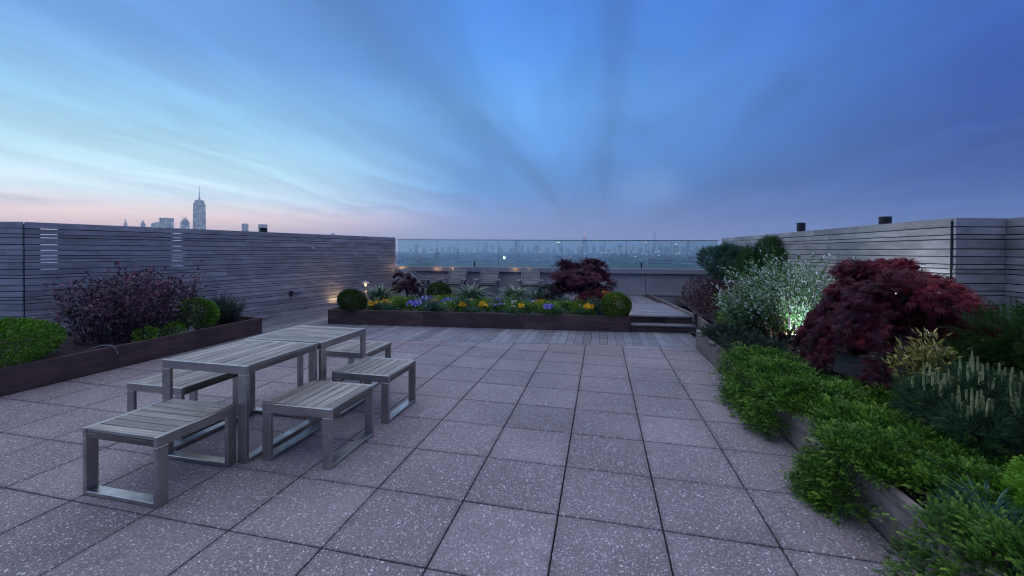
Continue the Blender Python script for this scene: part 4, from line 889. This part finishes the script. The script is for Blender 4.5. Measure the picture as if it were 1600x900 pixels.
# ------------------------------------------------------------------ far city
def land():
    n = 96; V = [(0, 0, -60)]; Fc = []
    for ring, rr in enumerate((600, 3000, 8000, 15000, 26000)):
        for i in range(n): a = 2 * math.pi * i / n; V.append((math.cos(a) * rr, math.sin(a) * rr, -60))
    for i in range(n): Fc.append([0, 1 + i, 1 + (i + 1) % n])
    for k in range(4):
        for i in range(n): a, b = 1 + k * n + i, 1 + k * n + (i + 1) % n; Fc.append([a, a + n, b + n, b])
    return V, Fc
V, Fc = land(); gr = mesh_obj('ground', V, Fc, simple('hazed_city_ground', (.26, .31, .38), .9, var=.5, scale=.004, bmp=0)); tag(gr, kind='structure')  # pale bluish ground colour stands in for part of the haze
def tower_mat(name, c, lit, sx=7.0, sz=9.0, dens=.62):
    m, t, b = mat(name); v, rn = objvec(t, (1, 1, 1), 400.0)
    sp = nd('ShaderNodeSeparateXYZ', t); t.links.new(v, sp.inputs[0])
    cmb = nd('ShaderNodeCombineXYZ', t)
    t.links.new(mth('FLOOR', mth('DIVIDE', mth('ADD', sp.outputs[0], sp.outputs[1], tree=t), sx, tree=t), tree=t), cmb.inputs[0]); t.links.new(mth('FLOOR', mth('DIVIDE', sp.outputs[2], sz, tree=t), tree=t), cmb.inputs[1])
    wn = nd('ShaderNodeTexWhiteNoise', t); t.links.new(cmb.outputs[0], wn.inputs['Vector'])
    on = mth('GREATER_THAN', wn.outputs['Value'], dens, tree=t)
    b.inputs['Base Color'].default_value = c; b.inputs['Roughness'].default_value = .35
    b.inputs['Emission Color'].default_value = (.75, .88, 1, 1); t.links.new(mth('MULTIPLY', on, lit, tree=t), b.inputs['Emission Strength'])
    return m
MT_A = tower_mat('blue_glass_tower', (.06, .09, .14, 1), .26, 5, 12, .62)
MT_B = tower_mat('hazed_masonry_tower', (.25, .30, .37, 1), .05, 11, 14, .8)  # lightened bluish colour, distance haze put into the base tone
MT_C = tower_mat('hazed_far_tower', (.22, .26, .33, 1), .10, 24, 30, .9)  # base colour paled towards blue to add to the haze
def stack(name, label, xy, tiers, m, rz=0.3, cat='skyscraper', group=None, spire=None):
    """tiers: (width, depth, z0, z1, taper)"""
    t = thing(name, label, cat, (xy[0], xy[1], -60), rz, group)
    for i, (w, d, z0, z1, tp) in enumerate(tiers):
        w2, d2 = w * tp / 2, d * tp / 2; w, d = w / 2, d / 2
        V = [(-w, -d, z0), (w, -d, z0), (w, d, z0), (-w, d, z0), (-w2, -d2, z1), (w2, -d2, z1), (w2, d2, z1), (-w2, d2, z1)]
        mesh_obj('tower_body' if i == 0 else 'setback', V, [[0, 1, 5, 4], [1, 2, 6, 5], [2, 3, 7, 6], [3, 0, 4, 7], [4, 5, 6, 7]], m, t)
    if spire: Geo().tube([(0, 0, spire[0]), (0, 0, (spire[0] + spire[1]) / 2), (0, 0, spire[1])], [spire[2], spire[2] * .6, spire[2] * .3], 6).build('spire', m, t)
    return t
def on_axis_rz(x, y): return math.atan2(y + 2.66, x - 1.46) - HP
GD, GM = 'downtown towers over the left wall', 'midtown towers in the haze'
wt = stack('office_tower', 'tallest tower over the left wall with a tall mast', (-2881, 2584), [(84, 84, 0, 70, 1), (84, 84, 70, 392, .90), (60, 60, 392, 414, 1)], MT_A, on_axis_rz(-2881, 2584), group=GD)
Geo().tube([(0, 0, 414), (0, 0, 440), (0, 0, 441), (0, 0, 475), (0, 0, 528)], [7, 6, 3, 2.2, 1.0], 8).build('mast', MT_B, wt)
Geo().tube([(0, 0, 414), (0, 0, 419)], [26, 26], 16).build('ring', MT_B, wt)
stack('church_spire', 'thin spire farthest left over the left wall', (-3208, 2310), [(14, 14, 0, 238, 1), (7, 7, 238, 256, .4)], MT_B, .3, 'spire', GD, (250, 268, 3))
stack('church_spire', 'pointed steeple second from left over the left wall', (-2883, 2182), [(18, 18, 0, 222, 1), (16, 16, 222, 244, .1)], MT_B, .3, 'spire', GD, (236, 254, 1.5))
stack('office_block', 'lower office block adjoining the wide one over the left wall', (-2997, 2361), [(60, 40, 0, 236, 1), (26, 30, 236, 244, 1)], MT_A, on_axis_rz(-2997, 2361), 'office block', GD)
stack('office_block', 'wide flat topped office block left of the tallest tower', (-2978, 2416), [(82, 50, 0, 276, 1), (30, 30, 276, 279, 1)], MT_A, on_axis_rz(-2978, 2416), 'office block', GD)
rt = stack('office_tower', 'stepped tower with rooftop cranes just left of the tallest tower', (-2900, 2487), [(54, 50, 0, 255, 1), (38, 36, 255, 272, .9), (14, 14, 272, 280, 1)], MT_A, on_axis_rz(-2900, 2487), group=GD, spire=(279, 300, 1.8))
Geo().tube([(-14, 0, 270), (-20, 0, 296)], 1.4, 5).build('crane', MT_B, rt); Geo().tube([(12, 0, 272), (2, 0, 292)], 1.3, 5).build('crane', MT_B, rt)
stack('office_tower', 'tapering tower midway along the top of the left wall', (-2641, 2755), [(54, 40, 0, 255, .80)], MT_A, on_axis_rz(-2641, 2755), group=GD)
stack('office_tower', 'square tower directly above the black vent pipe on the left', (-2548, 2829), [(62, 40, 0, 254, 1)], MT_A, on_axis_rz(-2548, 2829), group=GD)
stack('office_block', 'tiny rooftop just above the wall near its right end', (-2533, 3707), [(40, 30, 0, 212, 1), (22, 20, 212, 222, 1)], MT_B, on_axis_rz(-2533, 3707), 'office block', GD)
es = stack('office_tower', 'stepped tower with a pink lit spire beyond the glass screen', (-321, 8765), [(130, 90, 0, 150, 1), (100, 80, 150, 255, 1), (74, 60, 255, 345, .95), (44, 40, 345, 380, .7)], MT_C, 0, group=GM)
Geo().tube([(0, 0, 380), (0, 0, 410), (0, 0, 455)], [14, 7, 2], 6).build('lit_spire', M_REDL, es)
for z in (352, 366): box('light_band', (50, 46, 3), (0, 0, z), M_REDL, es, 0)
box('light_band', (60, 50, 9), (0, -50, 165), M_REDL, es, 0)
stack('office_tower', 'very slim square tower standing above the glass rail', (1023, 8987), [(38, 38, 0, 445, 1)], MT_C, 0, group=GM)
dk = stack('apartment_block', 'nearer dark twin block seen low through the left of the glass screen', (-918, 2347), [(26, 26, 0, 52, 1)], MT_B, .37, 'apartment block'); V = 0
mesh_obj('lower_wing', [(-26, -10, 0), (-13, -10, 0), (-13, 10, 0), (-26, 10, 0), (-26, -10, 42), (-13, -10, 42), (-13, 10, 42), (-26, 10, 42)], [[0, 1, 5, 4], [1, 2, 6, 5], [2, 3, 7, 6], [3, 0, 4, 7], [4, 5, 6, 7]], MT_B, dk)
q = random.Random(31)
marks = ['nearest the left slatted wall', 'left of centre', 'right of centre', 'nearest the right slatted wall']
Fx = Vector((F.x, F.y)); Rx = Vector((RT.x, RT.y))
spots = []
for i in range(62):
    a = -(.20) + .72 * (i + q.random()) / 62; D = q.uniform(7600, 9800)
    hh = q.uniform(60, 165) * (1 + .55 * (q.random() < .22)) * (1.0 - .35 * (a < -.02)) 
    spots.append((a, D, hh + 30, q.uniform(34, 85)))
for i, (a, D, hh, w) in enumerate(spots):
    p = Vector((1.46, -2.66)) + (Fx + Rx * a) * D
    tiers = [(w, w * .8, 0, hh * .8, 1), (w * q.uniform(.5, .9), w * .6, hh * .8, hh, 1)]
    side = 0 if a < -.05 else 1 if a < .12 else 2 if a < .3 else 3
    kind = 'tall' if hh > 170 else 'low'
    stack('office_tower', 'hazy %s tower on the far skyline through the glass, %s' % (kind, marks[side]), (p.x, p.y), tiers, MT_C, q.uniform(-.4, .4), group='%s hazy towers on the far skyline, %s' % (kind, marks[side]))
# low city as one mass, and its lights
nb = 3600; r = np.random.default_rng(77); a = r.uniform(-.95, .75, nb); D = 350 + 9500 * r.random(nb) ** .7
px = 1.46 + (F.x + RT.x * a) * D; py = -2.66 + (F.y + RT.y * a) * D
V = []; Fc = []; base = np.array([(-1, -1, 0), (1, -1, 0), (1, 1, 0), (-1, 1, 0), (-1, -1, 1), (1, -1, 1), (1, 1, 1), (-1, 1, 1)], float)
hs = r.uniform(8, 26, nb) + (r.random(nb) < .08) * r.uniform(5, 22, nb); ws = r.uniform(8, 28, nb) * (1 + D / 6000)
AL = (base[None] * np.stack([ws, ws * .8, hs], -1)[:, None, :]) + np.stack([px, py, np.full(nb, -60.5)], -1)[:, None, :]
V = AL.reshape(-1, 3).tolist()
for i in range(nb):
    b = i * 8; Fc += [[b, b + 1, b + 5, b + 4], [b + 1, b + 2, b + 6, b + 5], [b + 2, b + 3, b + 7, b + 6], [b + 3, b, b + 4, b + 7], [b + 4, b + 5, b + 6, b + 7]]
tag(mesh_obj('low_rise_city', V, Fc, MT_B), 'low rooftops of the far city below the skyline', None, None, 'stuff')
nl = 90; a = r.uniform(-.22, .55, nl); D = r.uniform(2500, 8500, nl); V = []; Fc = []
for i in range(nl):
    c = Vector((1.46 + (F.x + RT.x * a[i]) * D[i], -2.66 + (F.y + RT.y * a[i]) * D[i], -60 + r.uniform(24, 60) + (r.random() < .3) * r.uniform(0, 130) * (D[i] > 6000))); s = D[i] * .00055 * r.uniform(.5, 1.6); b = len(V)
    V += [(c.x - s, c.y, c.z - s), (c.x + s, c.y, c.z - s), (c.x + s, c.y, c.z + s), (c.x - s, c.y, c.z + s), (c.x, c.y + s * 2, c.z)]
    Fc += [[b, b + 1, b + 2, b + 3], [b + 1, b, b + 4], [b + 2, b + 1, b + 4], [b + 3, b + 2, b + 4], [b, b + 3, b + 4]]
tag(mesh_obj('city_lights', V, Fc, M_CITYL), 'tiny scattered lights of the far city', None, None, 'stuff')
def lit_sign(label, x, y, z, w, h_):
    t = thing('lit_rooftop_sign', label, 'rooftop sign', (x, y, z), 0, 'lit rooftop signs on the far skyline'); box('sign_face', (w * .8, 4, h_ * .7), (0, 0, 0), M_CITYL, t, 0); box('sign_frame', (w * .8, 6, h_ * 2), (0, 6, -h_ * 1.5), MT_B, t, 0)
lit_sign('widest white lit sign just under the glass rail, left of the pink spire', -800, 8340, 165, 100, 22)
lit_sign('pinkish white lit sign under the glass rail at the right', 1440, 9150, 150, 60, 26)
lit_sign('small white lit sign right of the pink spire', 850, 9000, 190, 18, 34)
lamp = thing('floodlight_mast', 'bright round lamp on a mast seen through the middle of the glass', 'street lamp', (-63.8, 290.2, -60), 0)
Geo().tube([(0, 0, 0), (0, 0, 56)], [.3, .16], 8).build('mast', M_DARK, lamp); Geo().tube([(0, 0, 55.8), (0, 0, 56.3), (0, 0, 57.2), (0, 0, 57.6)], [.3, .62, .62, .2], 12).build('lamp_globe', M_WHITEL, lamp)

# ------------------------------------------------------------------ haze
if HAZE:
    hzm = bpy.data.materials.new('evening_haze'); hzm.use_nodes = True; t = hzm.node_tree; t.nodes.clear()
    o = nd('ShaderNodeOutputMaterial', t); pv = nd('ShaderNodeVolumePrincipled', t); pv.inputs['Color'].default_value = (.96, .99, 1, 1); pv.inputs['Density'].default_value = .00013; pv.inputs['Anisotropy'].default_value = .6
    t.links.new(pv.outputs[0], o.inputs['Volume'])
    b = 27000; V = [(-b, -b, -61), (b, -b, -61), (b, b, -61), (-b, b, -61), (-b, -b, 480), (b, -b, 480), (b, b, 480), (-b, b, 480)]
    ho = mesh_obj('haze', V, [[3, 2, 1, 0], [4, 5, 6, 7], [0, 1, 5, 4], [1, 2, 6, 5], [2, 3, 7, 6], [3, 0, 4, 7]], hzm); tag(ho, kind='stuff')
C_ = S.cycles; C_.filter_width = 1.15; C_.max_bounces = 8; C_.diffuse_bounces = 4; C_.glossy_bounces = 4; C_.transparent_max_bounces = 16; C_.volume_bounces = 1; C_.sample_clamp_indirect = 6
